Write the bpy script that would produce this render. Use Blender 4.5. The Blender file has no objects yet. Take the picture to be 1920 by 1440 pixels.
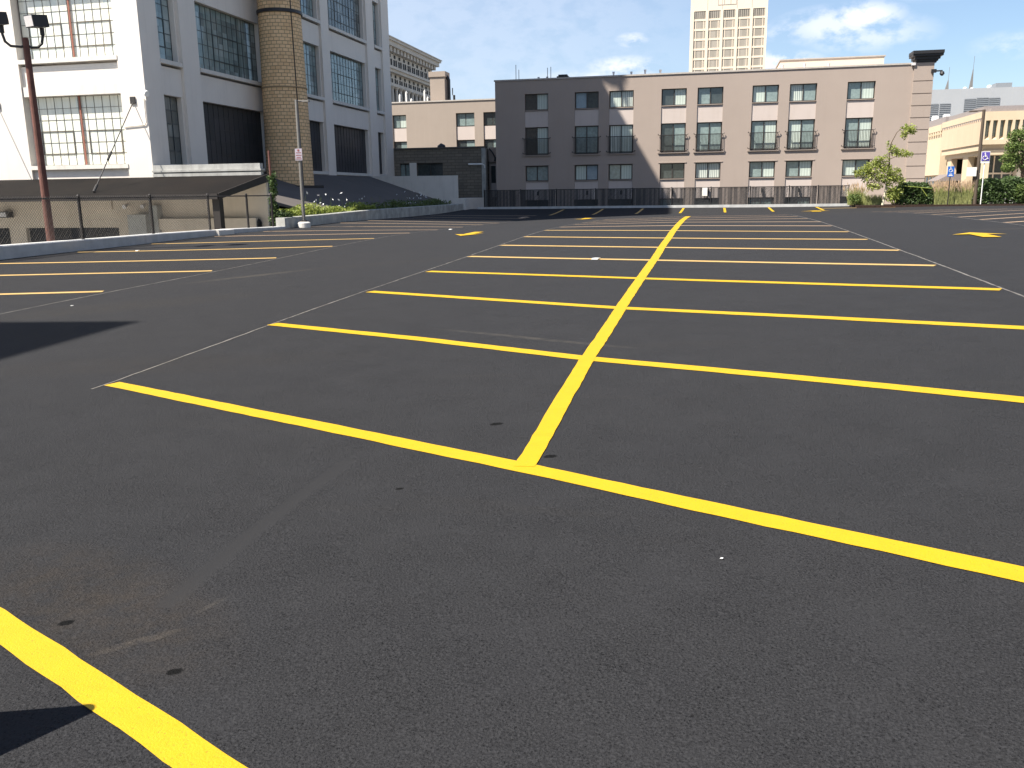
import bpy, bmesh, math, random
from mathutils import Vector, Matrix
random.seed(7)
S = bpy.context.scene
COL = S.collection
R = math.radians

# ------------------------------------------------------------------ camera
CAMH = 1.5645
ROWS = ((0.97651, 0.21507, -0.013165), (-0.034052, 0.214363, 0.97616), (-0.212768, 0.952781, -0.216652))
cam = bpy.data.objects.new("camera", bpy.data.cameras.new("camera"))
COL.objects.link(cam)
m = Matrix.Identity(4)
for i in range(3):
    m[i][0] = ROWS[0][i]; m[i][1] = ROWS[1][i]; m[i][2] = -ROWS[2][i]
m[2][3] = CAMH
cam.matrix_world = m
cam.data.lens = 30.384; cam.data.sensor_width = 36; cam.data.sensor_fit = 'HORIZONTAL'
cam.data.clip_start = 0.05; cam.data.clip_end = 3000
S.camera = cam

# ------------------------------------------------------------------ light and sky
SUN = Vector((-0.78, -0.625, 1.30)).normalized()      # towards the sun
sl = bpy.data.lights.new("sun", 'SUN'); sl.energy = 4.7; sl.angle = R(0.5); sl.color = (1.0, 0.93, 0.83)
so = bpy.data.objects.new("sun", sl); COL.objects.link(so)
so.rotation_euler = SUN.to_track_quat('Z', 'Y').to_euler(); so.location = (0, -20, 60)
W = bpy.data.worlds.new("World"); S.world = W; W.use_nodes = True
wn, wl = W.node_tree.nodes, W.node_tree.links
wn.clear()
out = wn.new('ShaderNodeOutputWorld'); bg = wn.new('ShaderNodeBackground'); bg.inputs[1].default_value = 0.070
sky = wn.new('ShaderNodeTexSky'); sky.sky_type = 'NISHITA'; sky.sun_disc = False
sky.sun_elevation = math.asin(SUN.z); sky.sun_rotation = math.atan2(SUN.x, SUN.y)
sky.altitude = 100; sky.air_density = 1.0; sky.dust_density = 0.7; sky.ozone_density = 3.2
wl.new(bg.outputs[0], out.inputs[0])
# clouds laid out by sky direction
geo = wn.new('ShaderNodeTexCoord')
def wmath(op, a, b=None, clamp=False):
    n = wn.new('ShaderNodeMath'); n.operation = op; n.use_clamp = clamp
    for i, v in enumerate((a, b)):
        if v is None: continue
        if isinstance(v, (int, float)): n.inputs[i].default_value = v
        else: wl.new(v, n.inputs[i])
    return n.outputs[0]
nz = wn.new('ShaderNodeTexNoise'); nz.inputs['Scale'].default_value = 30; nz.inputs['Detail'].default_value = 8; nz.inputs['Roughness'].default_value = 0.6
mp = wn.new('ShaderNodeMapping'); mp.inputs['Scale'].default_value = (1, 1, 1.8)
wl.new(geo.outputs['Generated'], mp.inputs[0]); wl.new(mp.outputs[0], nz.inputs[0])
mask = None
for (cx, cy, cz), rx, rz, amp in (((.1473, .9757, .166), .030, .012, 1.0), ((.125, .978, .160), .05, .015, .75), ((.150, .976, .150), .05, .014, .55), ((.0869, .9827, .157), .05, .007, .5),
                             ((-.0836, .9841, .157), .014, .006, .9), ((-.092, .9872, .1305), .032, .009, 1.0), ((-.115, .9872, .121), .03, .006, .8), ((.066, .9894, .1285), .036, .009, 1.0),
                             ((.28, .95, .13), .03, .010, .35), ((.22, .96, .185), .05, .008, .3), ((-.14, .98, .12), .05, .008, .5), ((-.24, .96, .19), .20, .12, .16), ((-.9, .3, .3), .3, .12, .8), ((.6, -.6, .4), .4, .15, .8), ((.8, .4, .35), .3, .1, .7)):
    vs = wn.new('ShaderNodeVectorMath'); vs.operation = 'SUBTRACT'; vs.inputs[1].default_value = Vector((cx, cy, cz)).normalized()
    wl.new(geo.outputs['Generated'], vs.inputs[0])
    vm = wn.new('ShaderNodeVectorMath'); vm.operation = 'MULTIPLY'; vm.inputs[1].default_value = (1 / rx, 1 / rx, 1 / rz)
    wl.new(vs.outputs[0], vm.inputs[0])
    vl = wn.new('ShaderNodeVectorMath'); vl.operation = 'LENGTH'; wl.new(vm.outputs[0], vl.inputs[0])
    f = wmath('MULTIPLY', wmath('SUBTRACT', 1.5, vl.outputs['Value'], True), amp)
    mask = f if mask is None else wmath('MAXIMUM', mask, f)
cl = wmath('MULTIPLY', mask, wmath('MULTIPLY', wmath('SUBTRACT', nz.outputs['Fac'], 0.38), 6.0, True), True)
mixc = wn.new('ShaderNodeMix'); mixc.data_type = 'RGBA'
wl.new(cl, mixc.inputs[0]); wl.new(sky.outputs[0], mixc.inputs[6]); mixc.inputs[7].default_value = (7.2, 7.4, 8.2, 1)
vd = wn.new('ShaderNodeVectorMath'); vd.operation = 'DOT_PRODUCT'; vd.inputs[1].default_value = Vector((-.55, .82, .12)).normalized(); wl.new(geo.outputs['Generated'], vd.inputs[0])
veil = wmath('MULTIPLY', wmath('POWER', wmath('MAXIMUM', vd.outputs['Value'], 0.0), 5.0), .62)
mixv = wn.new('ShaderNodeMix'); mixv.data_type = 'RGBA'
wl.new(veil, mixv.inputs[0]); wl.new(mixc.outputs[2], mixv.inputs[6]); mixv.inputs[7].default_value = (4.6, 5.3, 6.5, 1)
wl.new(mixv.outputs[2], bg.inputs[0])
S.view_settings.view_transform = 'Standard'; S.view_settings.look = 'None'; S.view_settings.gamma = 1
S.view_settings.exposure = 1.2

# ------------------------------------------------------------------ materials
class NT:
    def __init__(s, name):
        s.m = bpy.data.materials.new(name); s.m.use_nodes = True
        s.n, s.l = s.m.node_tree.nodes, s.m.node_tree.links
        s.b = s.n['Principled BSDF']; s.o = s.n['Material Output']
        s.tc = s.n.new('ShaderNodeTexCoord')
    def vec(s, scale=(1, 1, 1), rot=(0, 0, 0), src='Object'):
        mp = s.n.new('ShaderNodeMapping'); mp.inputs['Scale'].default_value = scale; mp.inputs['Rotation'].default_value = rot
        s.l.new(s.tc.outputs[src], mp.inputs[0]); return mp.outputs[0]
    def noise(s, v, sc, det=4, ro=.55, dist=0):
        n = s.n.new('ShaderNodeTexNoise'); n.inputs['Scale'].default_value = sc; n.inputs['Detail'].default_value = det
        n.inputs['Roughness'].default_value = ro; n.inputs['Distortion'].default_value = dist
        s.l.new(v, n.inputs[0]); return n.outputs['Fac']
    def ramp(s, f, *st):
        r = s.n.new('ShaderNodeValToRGB'); e = r.color_ramp.elements
        while len(e) < len(st): e.new(.5)
        for k, (p, c) in enumerate(st):
            e[k].position = p; e[k].color = (*c, 1) if not isinstance(c, (int, float)) else (c, c, c, 1)
        s.l.new(f, r.inputs[0]); return r.outputs[0]
    def mix(s, f, a, b, mode='MIX'):
        n = s.n.new('ShaderNodeMix'); n.data_type = 'RGBA'; n.blend_type = mode
        for i, v in ((0, f), (6, a), (7, b)):
            if isinstance(v, (int, float)): n.inputs[i].default_value = v if i == 0 else (v, v, v, 1)
            elif isinstance(v, tuple): n.inputs[i].default_value = (*v, 1)
            else: s.l.new(v, n.inputs[i])
        return n.outputs[2]
    def math(s, op, a, b=None, clamp=False):
        n = s.n.new('ShaderNodeMath'); n.operation = op; n.use_clamp = clamp
        for i, v in enumerate((a, b)):
            if v is None: continue
            if isinstance(v, (int, float)): n.inputs[i].default_value = v
            else: s.l.new(v, n.inputs[i])
        return n.outputs[0]
    def sep(s, v):
        n = s.n.new('ShaderNodeSeparateXYZ'); s.l.new(v, n.inputs[0]); return n.outputs
    def comb(s, x, y, z):
        n = s.n.new('ShaderNodeCombineXYZ')
        for i, v in enumerate((x, y, z)):
            if isinstance(v, (int, float)): n.inputs[i].default_value = v
            else: s.l.new(v, n.inputs[i])
        return n.outputs[0]
    def white(s, v):
        n = s.n.new('ShaderNodeTexWhiteNoise'); n.noise_dimensions = '3D'; s.l.new(v, n.inputs[0]); return n.outputs['Value']
    def bump(s, hgt, d, st=1.0, nrm=None):
        n = s.n.new('ShaderNodeBump'); n.inputs['Distance'].default_value = d; n.inputs['Strength'].default_value = st
        s.l.new(hgt, n.inputs['Height'])
        if nrm is not None: s.l.new(nrm, n.inputs['Normal'])
        return n.outputs[0]
    def done(s, col, rough=.7, nrm=None, spec=.5, metal=0.0):
        if isinstance(col, tuple): s.b.inputs['Base Color'].default_value = (*col, 1)
        else: s.l.new(col, s.b.inputs['Base Color'])
        if isinstance(rough, (int, float)): s.b.inputs['Roughness'].default_value = rough
        else: s.l.new(rough, s.b.inputs['Roughness'])
        s.b.inputs['Specular IOR Level'].default_value = spec; s.b.inputs['Metallic'].default_value = metal
        if nrm is not None: s.l.new(nrm, s.b.inputs['Normal'])
        return s.m

def painted(name, c, var=.12, rough=.75, sc=1.2, streak=True, bump=.004, dirt=None):
    t = NT(name); v = t.vec()
    a = t.noise(v, sc, 6, .6)
    col = t.ramp(a, (.25, tuple(x * (1 - var) for x in c)), (.75, tuple(min(1, x * (1 + var * .6)) for x in c)))
    if streak:
        st = t.noise(t.vec((1.6, 1.6, .12)), 2.2, 5, .6)
        dk = dirt or tuple(x * .72 for x in c)
        col = t.mix(t.math('MULTIPLY', t.math('SUBTRACT', st, .52), 2.2, True), col, dk)
    fine = t.noise(v, 35, 4, .6)
    return t.done(col, rough, t.bump(fine, bump), .3)
def plain(name, c, rough=.5, metal=0.0, var=.15, spec=.5):
    t = NT(name); a = t.noise(t.vec(), 6, 5, .6)
    col = t.ramp(a, (.2, tuple(x * (1 - var) for x in c)), (.8, tuple(min(1, x * (1 + var)) for x in c)))
    return t.done(col, rough, None, spec, metal)

M = {}
# sealed asphalt
t = NT('asphalt'); v = t.vec()
big = t.noise(v, .22, 5, .6); med = t.noise(v, 1.7, 5, .65); gr = t.noise(v, 115, 4, .75); gr2 = t.noise(v, 210, 2, .5); pat = t.noise(v, 2.6, 4, .6)
sx = t.sep(v)
bx_ = t.math('ADD', t.math('SUBTRACT', sx[0], -2.04), t.math('MULTIPLY', t.math('SINE', t.math('MULTIPLY', sx[1], 2.2)), .015))
track = t.math('MULTIPLY', t.math('SUBTRACT', 1.0, t.math('MULTIPLY', t.math('MULTIPLY', bx_, bx_), 260.0), True), t.math('MULTIPLY', t.math('LESS_THAN', sx[1], 4.6), t.math('GREATER_THAN', sx[1], 2.75)))
c1 = t.ramp(big, (.3, (.0345, .0350, .0375)), (.7, (.0370, .0373, .0395)))
c1 = t.mix(t.ramp(med, (.4, 0.0), (.8, .25)), c1, (.0365, .036, .037))
# dusty scuffs swept by the sprayer and tyres
tr = t.noise(t.vec((.28, 2.0, 1), (0, 0, R(-24))), 1.1, 6, .6, .5)
c1 = t.mix(t.math('MULTIPLY', t.math('SUBTRACT', tr, .60), 3.0, True), c1, (.043, .041, .040))
pits = t.ramp(gr, (.35, 0.06), (.43, 1.0))
c1 = t.mix(t.math('MULTIPLY', t.ramp(pat, (.3, .6), (.7, .85)), t.math('SUBTRACT', 1.0, t.math('MULTIPLY', track, .8))), c1, pits, 'MULTIPLY')
vo = t.n.new('ShaderNodeTexVoronoi'); vo.inputs['Scale'].default_value = 17; t.l.new(v, vo.inputs[0])
spk = t.ramp(vo.outputs['Distance'], (0.0, 1.0), (.035, 0.0))
wh = t.white(vo.outputs['Position'])
c1 = t.mix(t.math('MULTIPLY', spk, t.math('GREATER_THAN', wh, .90)), c1, (.20, .20, .19))
# brown dust where old paint lines were blacked out, near the lower left line
sx = t.sep(v)
def blob(t, sx, x, y, rx, ry, ang):
    ca, sa = math.cos(ang), math.sin(ang)
    dx = t.math('SUBTRACT', sx[0], x); dy = t.math('SUBTRACT', sx[1], y)
    a = t.math('DIVIDE', t.math('ADD', t.math('MULTIPLY', dx, ca), t.math('MULTIPLY', dy, sa)), rx)
    b = t.math('DIVIDE', t.math('SUBTRACT', t.math('MULTIPLY', dy, ca), t.math('MULTIPLY', dx, sa)), ry)
    return t.math('SUBTRACT', 1.0, t.math('ADD', t.math('MULTIPLY', a, a), t.math('MULTIPLY', b, b)), True)
wn_ = t.noise(v, 7, 5, .7)
for (x, y, rx, ry, an, am, cc) in ((-2.35, 2.75, 1.0, .40, -.5, .6, (.052, .044, .037)), (-1.97, 2.50, .18, .034, .75, .9, (.082, .072, .062)), (-2.49, 2.66, .10, .03, .3, .7, (.05, .045, .04)), (-1.85, 2.80, .12, .018, 1.25, .8, (.06, .056, .052)), (-1.30, 7.80, .75, .05, -.47, .9, (.066, .062, .056)),
                                   (-8.6, 15.4, 1.6, .22, 1.0, .75, (.075, .068, .058)), (-1.75, 8.60, 1.5, .07, -.46, .8, (.072, .067, .06)), (-5.3, 7.3, 2.6, .5, .2, .3, (.042, .038, .034)), (-8.5, 11.2, 2.5, .8, .7, .4, (.046, .042, .037)), (-6.5, 17.5, 2.5, .3, .6, .35, (.045, .041, .036)), (8.2, 24.0, 3, .35, .1, .6, (.06, .054, .048)), (6.9, 45, 3.0, .7, .2, .6, (.06, .054, .048))):
    mk = t.math('MULTIPLY', t.math('MULTIPLY', blob(t, sx, x, y, rx, ry, an), am), t.ramp(wn_, (.32, 0.0), (.62, 1.0)))
    c1 = t.mix(mk, c1, cc)
for (x, y, rr) in ((-2.34, 2.59, .026), (-1.71, 2.34, .024), (-.84, 4.76, .035), (-1.32, 5.42, .04), (-1.55, 4.15, .02)):
    c1 = t.mix(t.math('MULTIPLY', t.math('SUBTRACT', t.math('MULTIPLY', blob(t, sx, x, y, rr * 1.7, rr * 1.2, .5), 2.2), t.math('MULTIPLY', t.noise(v, 60, 3, .7), 1.6)), 1.4, True), c1, (.010, .010, .010))
# squeegee track: a smooth band through the coarse surface
c1 = t.mix(t.math('MULTIPLY', track, .6), c1, (.0240, .0240, .0250))
rgh = t.math('MULTIPLY', t.ramp(pat, (.3, .65), (.7, 1.0)), t.math('SUBTRACT', 1.0, t.math('MULTIPLY', track, .85)))
v2 = t.n.new('ShaderNodeTexVoronoi'); v2.inputs['Scale'].default_value = 95; v2.inputs['Randomness'].default_value = 1; t.l.new(v, v2.inputs[0])
stone_h = t.math('SUBTRACT', 1.0, t.math('MULTIPLY', v2.outputs['Distance'], 1.1), True)
hg = t.math('MULTIPLY', t.math('ADD', t.math('MULTIPLY', stone_h, t.ramp(t.white(v2.outputs['Position']), (.3, .1), (.9, 1.0))), t.math('MULTIPLY', t.ramp(gr, (.3, 0.0), (.55, 1.0)), .8)), rgh)
M['asphalt'] = t.done(c1, .72, t.bump(hg, .0046, 1.0), .03)

def paintmat(name, c, worn=.0):
    t = NT(name); v = t.vec(); gr = t.noise(v, 120, 3, .7); md = t.noise(v, 9, 4, .6); lo = t.noise(v, 1.3, 3, .5)
    col = t.ramp(md, (.3, tuple(x * .93 for x in c)), (.7, c))
    col = t.mix(t.math('MULTIPLY', t.math('SUBTRACT', lo, .5), 1.4, True), col, (c[0] * .97, c[1] * .86, c[2]))
    col = t.mix(t.ramp(gr, (.31, .8), (.37, 0.0)), col, (.12, .09, .02))
    col = t.mix(t.math('MULTIPLY', t.math('SUBTRACT', t.noise(t.vec((1, 3, 1), (0, 0, .5)), 2.4, 6, .7), .56), 1.2, True), col, tuple(x * .55 for x in c))
    if worn: col = t.mix(t.math('MULTIPLY', t.math('SUBTRACT', t.noise(v, 5, 5, .7), .42), worn * 5, True), col, (.09, .08, .07))
    return t.done(col, .6, t.bump(gr, .003), .3)
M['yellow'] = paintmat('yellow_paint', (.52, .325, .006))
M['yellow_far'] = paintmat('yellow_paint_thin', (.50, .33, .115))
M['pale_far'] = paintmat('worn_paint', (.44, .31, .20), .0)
M['chalk'] = paintmat('chalk', (.19, .18, .16), .8)
M['concrete'] = painted('concrete', (.40, .40, .38), .25, .85, 2.2, True, .006, (.16, .155, .15))
M['kerb'] = painted('kerb_concrete', (.50, .50, .49), .18, .85, 3, True, .006, (.30, .30, .30))
M['old_concrete'] = painted('old_concrete', (.42, .42, .39), .4, .9, 2.4, True, .01, (.13, .13, .12))
M['white_wall'] = painted('white_painted_wall', (.74, .685, .62), .05, .7, .8, True, .003, (.64, .59, .53))
M['white_trim'] = painted('white_trim', (.66, .63, .58), .07, .7, 2, True)
M['tan'] = painted('tan_stucco', (.365, .303, .262), .05, .9, .5, True, .004, (.342, .282, .244))
M['tan2'] = painted('tan_stucco_far', (.34, .285, .24), .05, .9, .5, True, .004, (.37, .31, .26))
M['panel'] = painted('pale_panel', (.53, .46, .42), .04, .85, .8, True, .002, (.46, .39, .345))
M['coping'] = plain('roof_coping', (.44, .40, .36), .6)
M['dark_frame'] = plain('bronze_frame', (.045, .038, .033), .45)
M['iron'] = plain('painted_iron', (.03, .027, .025), .5)
M['black'] = plain('black_metal', (.018, .018, .02), .5)
M['void'] = plain('dark_opening', (.010, .011, .013), .8)  # near-black stand-in for the darkness inside gaps and openings
M['muntin'] = plain('steel_muntin', (.035, .045, .05), .5)
M['muntin_light'] = plain('weathered_muntin', (.10, .085, .065), .6)
M['red_mullion'] = plain('red_oxide_mullion', (.27, .10, .065), .7)
M['rust'] = painted('rusty_pole', (.155, .07, .055), .35, .75, 6, True, .004, (.06, .03, .025))
M['grey_metal'] = plain('grey_metal', (.20, .19, .175), .5, .3)
M['bronze_pole'] = plain('bronze_pole', (.10, .075, .055), .5, .2)
M['lens'] = plain('lamp_lens', (.62, .60, .60), .25)
M['white_metal'] = plain('white_metal', (.78, .78, .76), .4)
M['fascia'] = plain('brown_fascia', (.014, .010, .008), .6)
M['galv'] = plain('galvanised', (.11, .10, .09), .6, .1)
M['mulch'] = painted('mulch', (.05, .03, .022), .5, .95, 9, False, .03)
M['soil'] = painted('soil', (.06, .05, .03), .4, .95, 4, False, .03)
M['beige_conc'] = painted('beige_precast', (.57, .46, .32), .05, .85, .6, True, .003, (.62, .53, .38))
M['pink_conc'] = painted('buff_panel', (.57, .43, .30), .05, .85, .6, True, .003, (.66, .51, .37))
M['grey_wall'] = painted('grey_cladding', (.34, .355, .37), .04, .7, .4, True, .002, (.38, .38, .37))
M['grey_roof'] = plain('grey_roof_band', (.26, .23, .22), .7)
M['louvre'] = plain('louvre', (.22, .235, .25), .6)
M['cream'] = painted('cream_precast', (.76, .64, .50), .04, .8, .2, False, .003)
M['terra'] = painted('terracotta', (.50, .47, .43), .15, .75, .6, True, .01, (.36, .32, .28))
M['annex_wall'] = painted('beige_annex_wall', (.66, .57, .46), .10, .85, 1.0, True, .004, (.50, .42, .34))
M['pavement'] = painted('pavement', (.40, .38, .35), .12, .9, .6, False)
M['ground'] = painted('ground', (.12, .115, .10), .2, .95, .3, False)
M['soffit'] = plain('soffit', (.03, .025, .02), .8)
M['awning'] = plain('awning', (.20, .17, .16), .8)
M['paper'] = plain('paper', (.8, .8, .78), .7)
M['sign_white'] = plain('sign_white', (.80, .78, .72), .4)
M['sign_grey'] = plain('sign_grey', (.34, .31, .36), .5)
M['sign_blue'] = plain('sign_blue', (.02, .13, .50), .35)
M['sign_violet'] = plain('sign_faded_blue', (.10, .07, .36), .35)
M['sign_red'] = plain('sign_red', (.22, .07, .07), .4)
M['orange'] = plain('orange_rubber', (.8, .16, .02), .5)
# roofing felt
t = NT('roofing'); v = t.vec(); a = t.noise(v, .5, 6, .65); b = t.noise(v, 3, 5, .6)
c = t.mix(t.ramp(b, (.35, 0.0), (.7, .6)), t.ramp(a, (.3, (.009, .0085, .0085)), (.7, (.018, .015, .013))), (.012, .011, .011))
M['roofing'] = t.done(c, .9, t.bump(t.noise(v, 40, 3), .004), .08)
t = NT('roofing_grey'); v = t.vec(); a = t.noise(v, .4, 6, .65)
M['roofing2'] = t.done(t.ramp(a, (.3, (.105, .095, .09)), (.7, (.13, .117, .108))), .9, None, .1)
# dark stone of the low building
t = NT('dark_stone'); v = t.vec(); s_ = t.sep(v)
br = t.n.new('ShaderNodeTexBrick'); br.inputs['Scale'].default_value = 1; br.inputs['Brick Width'].default_value = .6; br.inputs['Row Height'].default_value = .22; br.inputs['Mortar Size'].default_value = .02
br.inputs['Color1'].default_value = (.25, .215, .17, 1); br.inputs['Color2'].default_value = (.17, .15, .12, 1); br.inputs['Mortar'].default_value = (.10, .09, .08, 1)
t.l.new(t.comb(t.math('ADD', s_[0], s_[1]), s_[2], 0), br.inputs[0])
M['stone'] = t.done(t.mix(t.ramp(t.noise(v, .9, 6, .7), (.3, 0.0), (.7, .6)), br.outputs[0], (.14, .13, .11)), .9, t.bump(t.noise(v, 6, 4), .03), .2)
# yellow radial chimney brick, on UVs in metres
t = NT('chimney_brick'); uv = t.vec(src='UV')
br = t.n.new('ShaderNodeTexBrick'); br.inputs['Scale'].default_value = 1; br.inputs['Brick Width'].default_value = .30; br.inputs['Row Height'].default_value = .18; br.inputs['Mortar Size'].default_value = .016; br.inputs['Mortar Smooth'].default_value = .3
br.inputs['Color1'].default_value = (.90, .63, .36, 1); br.inputs['Color2'].default_value = (.78, .52, .28, 1); br.inputs['Mortar'].default_value = (.34, .25, .15, 1)
t.l.new(uv, br.inputs[0])
nn = t.noise(uv, 1.1, 5, .7)
c = t.mix(t.ramp(nn, (.4, 0.0), (.85, .4)), br.outputs[0], (.48, .30, .16), 'MIX')
M['chimney'] = t.done(c, .85, t.bump(br.outputs['Fac'], -.02), .2)

def glass(name, cols, cell, axis, rough=.12, streak=0.0, spec=.5, seed=0.0, lowdark=None):
    """window glass whose panes differ: axis 0 = wall along x, 1 = wall along y; cell = pane size"""
    t = NT(name); v = t.vec(); s_ = t.sep(v)
    a = t.math('FLOOR', t.math('DIVIDE', s_[axis], cell[0])); b = t.math('FLOOR', t.math('DIVIDE', s_[2], cell[1]))
    w = t.white(t.comb(a, b, seed))
    n = len(cols)
    r = t.ramp(w, *[(i / n, cols[i]) for i in range(n)])
    r.node.color_ramp.interpolation = 'CONSTANT'
    big = t.noise(v, .55, 3, .5)
    c = t.mix(t.ramp(big, (.35, 0.0), (.65, .75)), r, cols[0])
    if streak:
        sc = [3.5, 3.5, .25]; st = t.noise(t.vec(tuple(sc)), 2.5, 4, .6)
        c = t.mix(t.math('MULTIPLY', t.math('SUBTRACT', st, .45), streak * 4, True), c, tuple(x * .45 for x in cols[0]))
    wob = t.noise(t.comb(a, b, t.math('MULTIPLY', s_[axis], .6)), 1.3, 2)
    return t.done(c, rough, t.bump(wob, .02), spec)
M['glass_lit'] = glass('curtained_glass', [(.76, .76, .66), (.80, .79, .69), (.72, .74, .65), (.82, .79, .66), (.66, .71, .66)], (.385, .6), 0, .15, .25)
M['glass_shade'] = glass('workshop_glass', [(.20, .27, .27), (.28, .36, .36), (.38, .45, .45), (.13, .16, .165), (.24, .27, .26)], (.42, .6), 1, .10, .3, .7)  # panes tinted teal to carry the reflected sky in their colour
M['glass_shade2'] = glass('dusty_workshop_glass', [(.13, .14, .13), (.20, .21, .20), (.09, .10, .10), (.30, .34, .33)], (.42, .6), 1, .2, .3, .5, 3.0)
M['screen'] = glass('dark_mesh_screen', [(.045, .046, .05), (.055, .054, .06), (.038, .04, .043)], (1.5, 1.1), 1, .45, .2, .3)
M['cur_white'] = plain('white_blind', (.60, .66, .58), .3)
def blinds(name, c1, c2, f):
    t = NT(name); s_ = t.sep(t.vec())
    sn = t.math('SINE', t.math('MULTIPLY', s_[0], f))
    return t.done(t.ramp(t.math('ADD', t.math('MULTIPLY', sn, .5), .5), (.3, c1), (.7, c2)), .15, None, .6)
M['p_dark'] = plain('dark_glass', (.045, .055, .055), .08, 0, .4, .8)
M['p_grey'] = plain('grey_glass', (.21, .27, .26), .10, 0, .3, .8)
M['p_light'] = blinds('glass_over_curtain', (.42, .48, .43), (.52, .59, .53), 34)
M['p_blind'] = blinds('glass_over_blinds', (.26, .30, .28), (.60, .64, .58), 48)
M['p_blue'] = plain('sky_glass', (.25, .33, .38), .06, 0, .15, .9)
PANE = dict(d='p_dark', g='p_grey', l='p_light', b='p_blind', s='p_blue')

def leafmat(name, a, b, tr=.25):
    t = NT(name); v = t.vec(); n1 = t.noise(v, 1.9, 4, .7); n2 = t.noise(v, 11, 2, .6)
    c = t.ramp(t.math('ADD', t.math('MULTIPLY', n1, .5), t.math('MULTIPLY', n2, .5)), (.36, a), (.62, b))
    m_ = t.done(c, .55, None, .4)
    tl = t.n.new('ShaderNodeBsdfTranslucent'); t.l.new(c, tl.inputs[0])
    mx = t.n.new('ShaderNodeMixShader'); mx.inputs[0].default_value = tr
    t.l.new(t.b.outputs[0], mx.inputs[1]); t.l.new(tl.outputs[0], mx.inputs[2]); t.l.new(mx.outputs[0], t.o.inputs[0])
    return m_
M['leaf_young'] = leafmat('young_leaves', (.15, .20, .04), (.42, .46, .12), .35)
M['leaf_dark'] = leafmat('dark_leaves', (.022, .042, .015), (.10, .16, .045), .15)
M['leaf_mid'] = leafmat('mid_leaves', (.05, .085, .022), (.18, .25, .06), .2)
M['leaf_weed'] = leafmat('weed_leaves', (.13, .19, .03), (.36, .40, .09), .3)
M['leaf_weed_shaded'] = leafmat('weed_leaves_shaded', (.05, .08, .02), (.13, .18, .05), .2)  # darker copy of the weed leaves, shade put into the colour
M['grass_green'] = leafmat('tall_grass', (.22, .25, .08), (.46, .47, .20), .3)
M['plume'] = leafmat('grass_plume', (.48, .34, .22), (.68, .52, .36), .35)
M['bark_pale'] = painted('pale_bark', (.62, .56, .42), .2, .8, 8, False)
M['bark'] = painted('bark', (.12, .09, .06), .3, .9, 8, False)
M['petal'] = plain('petal', (.8, .8, .8), .6)

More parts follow.
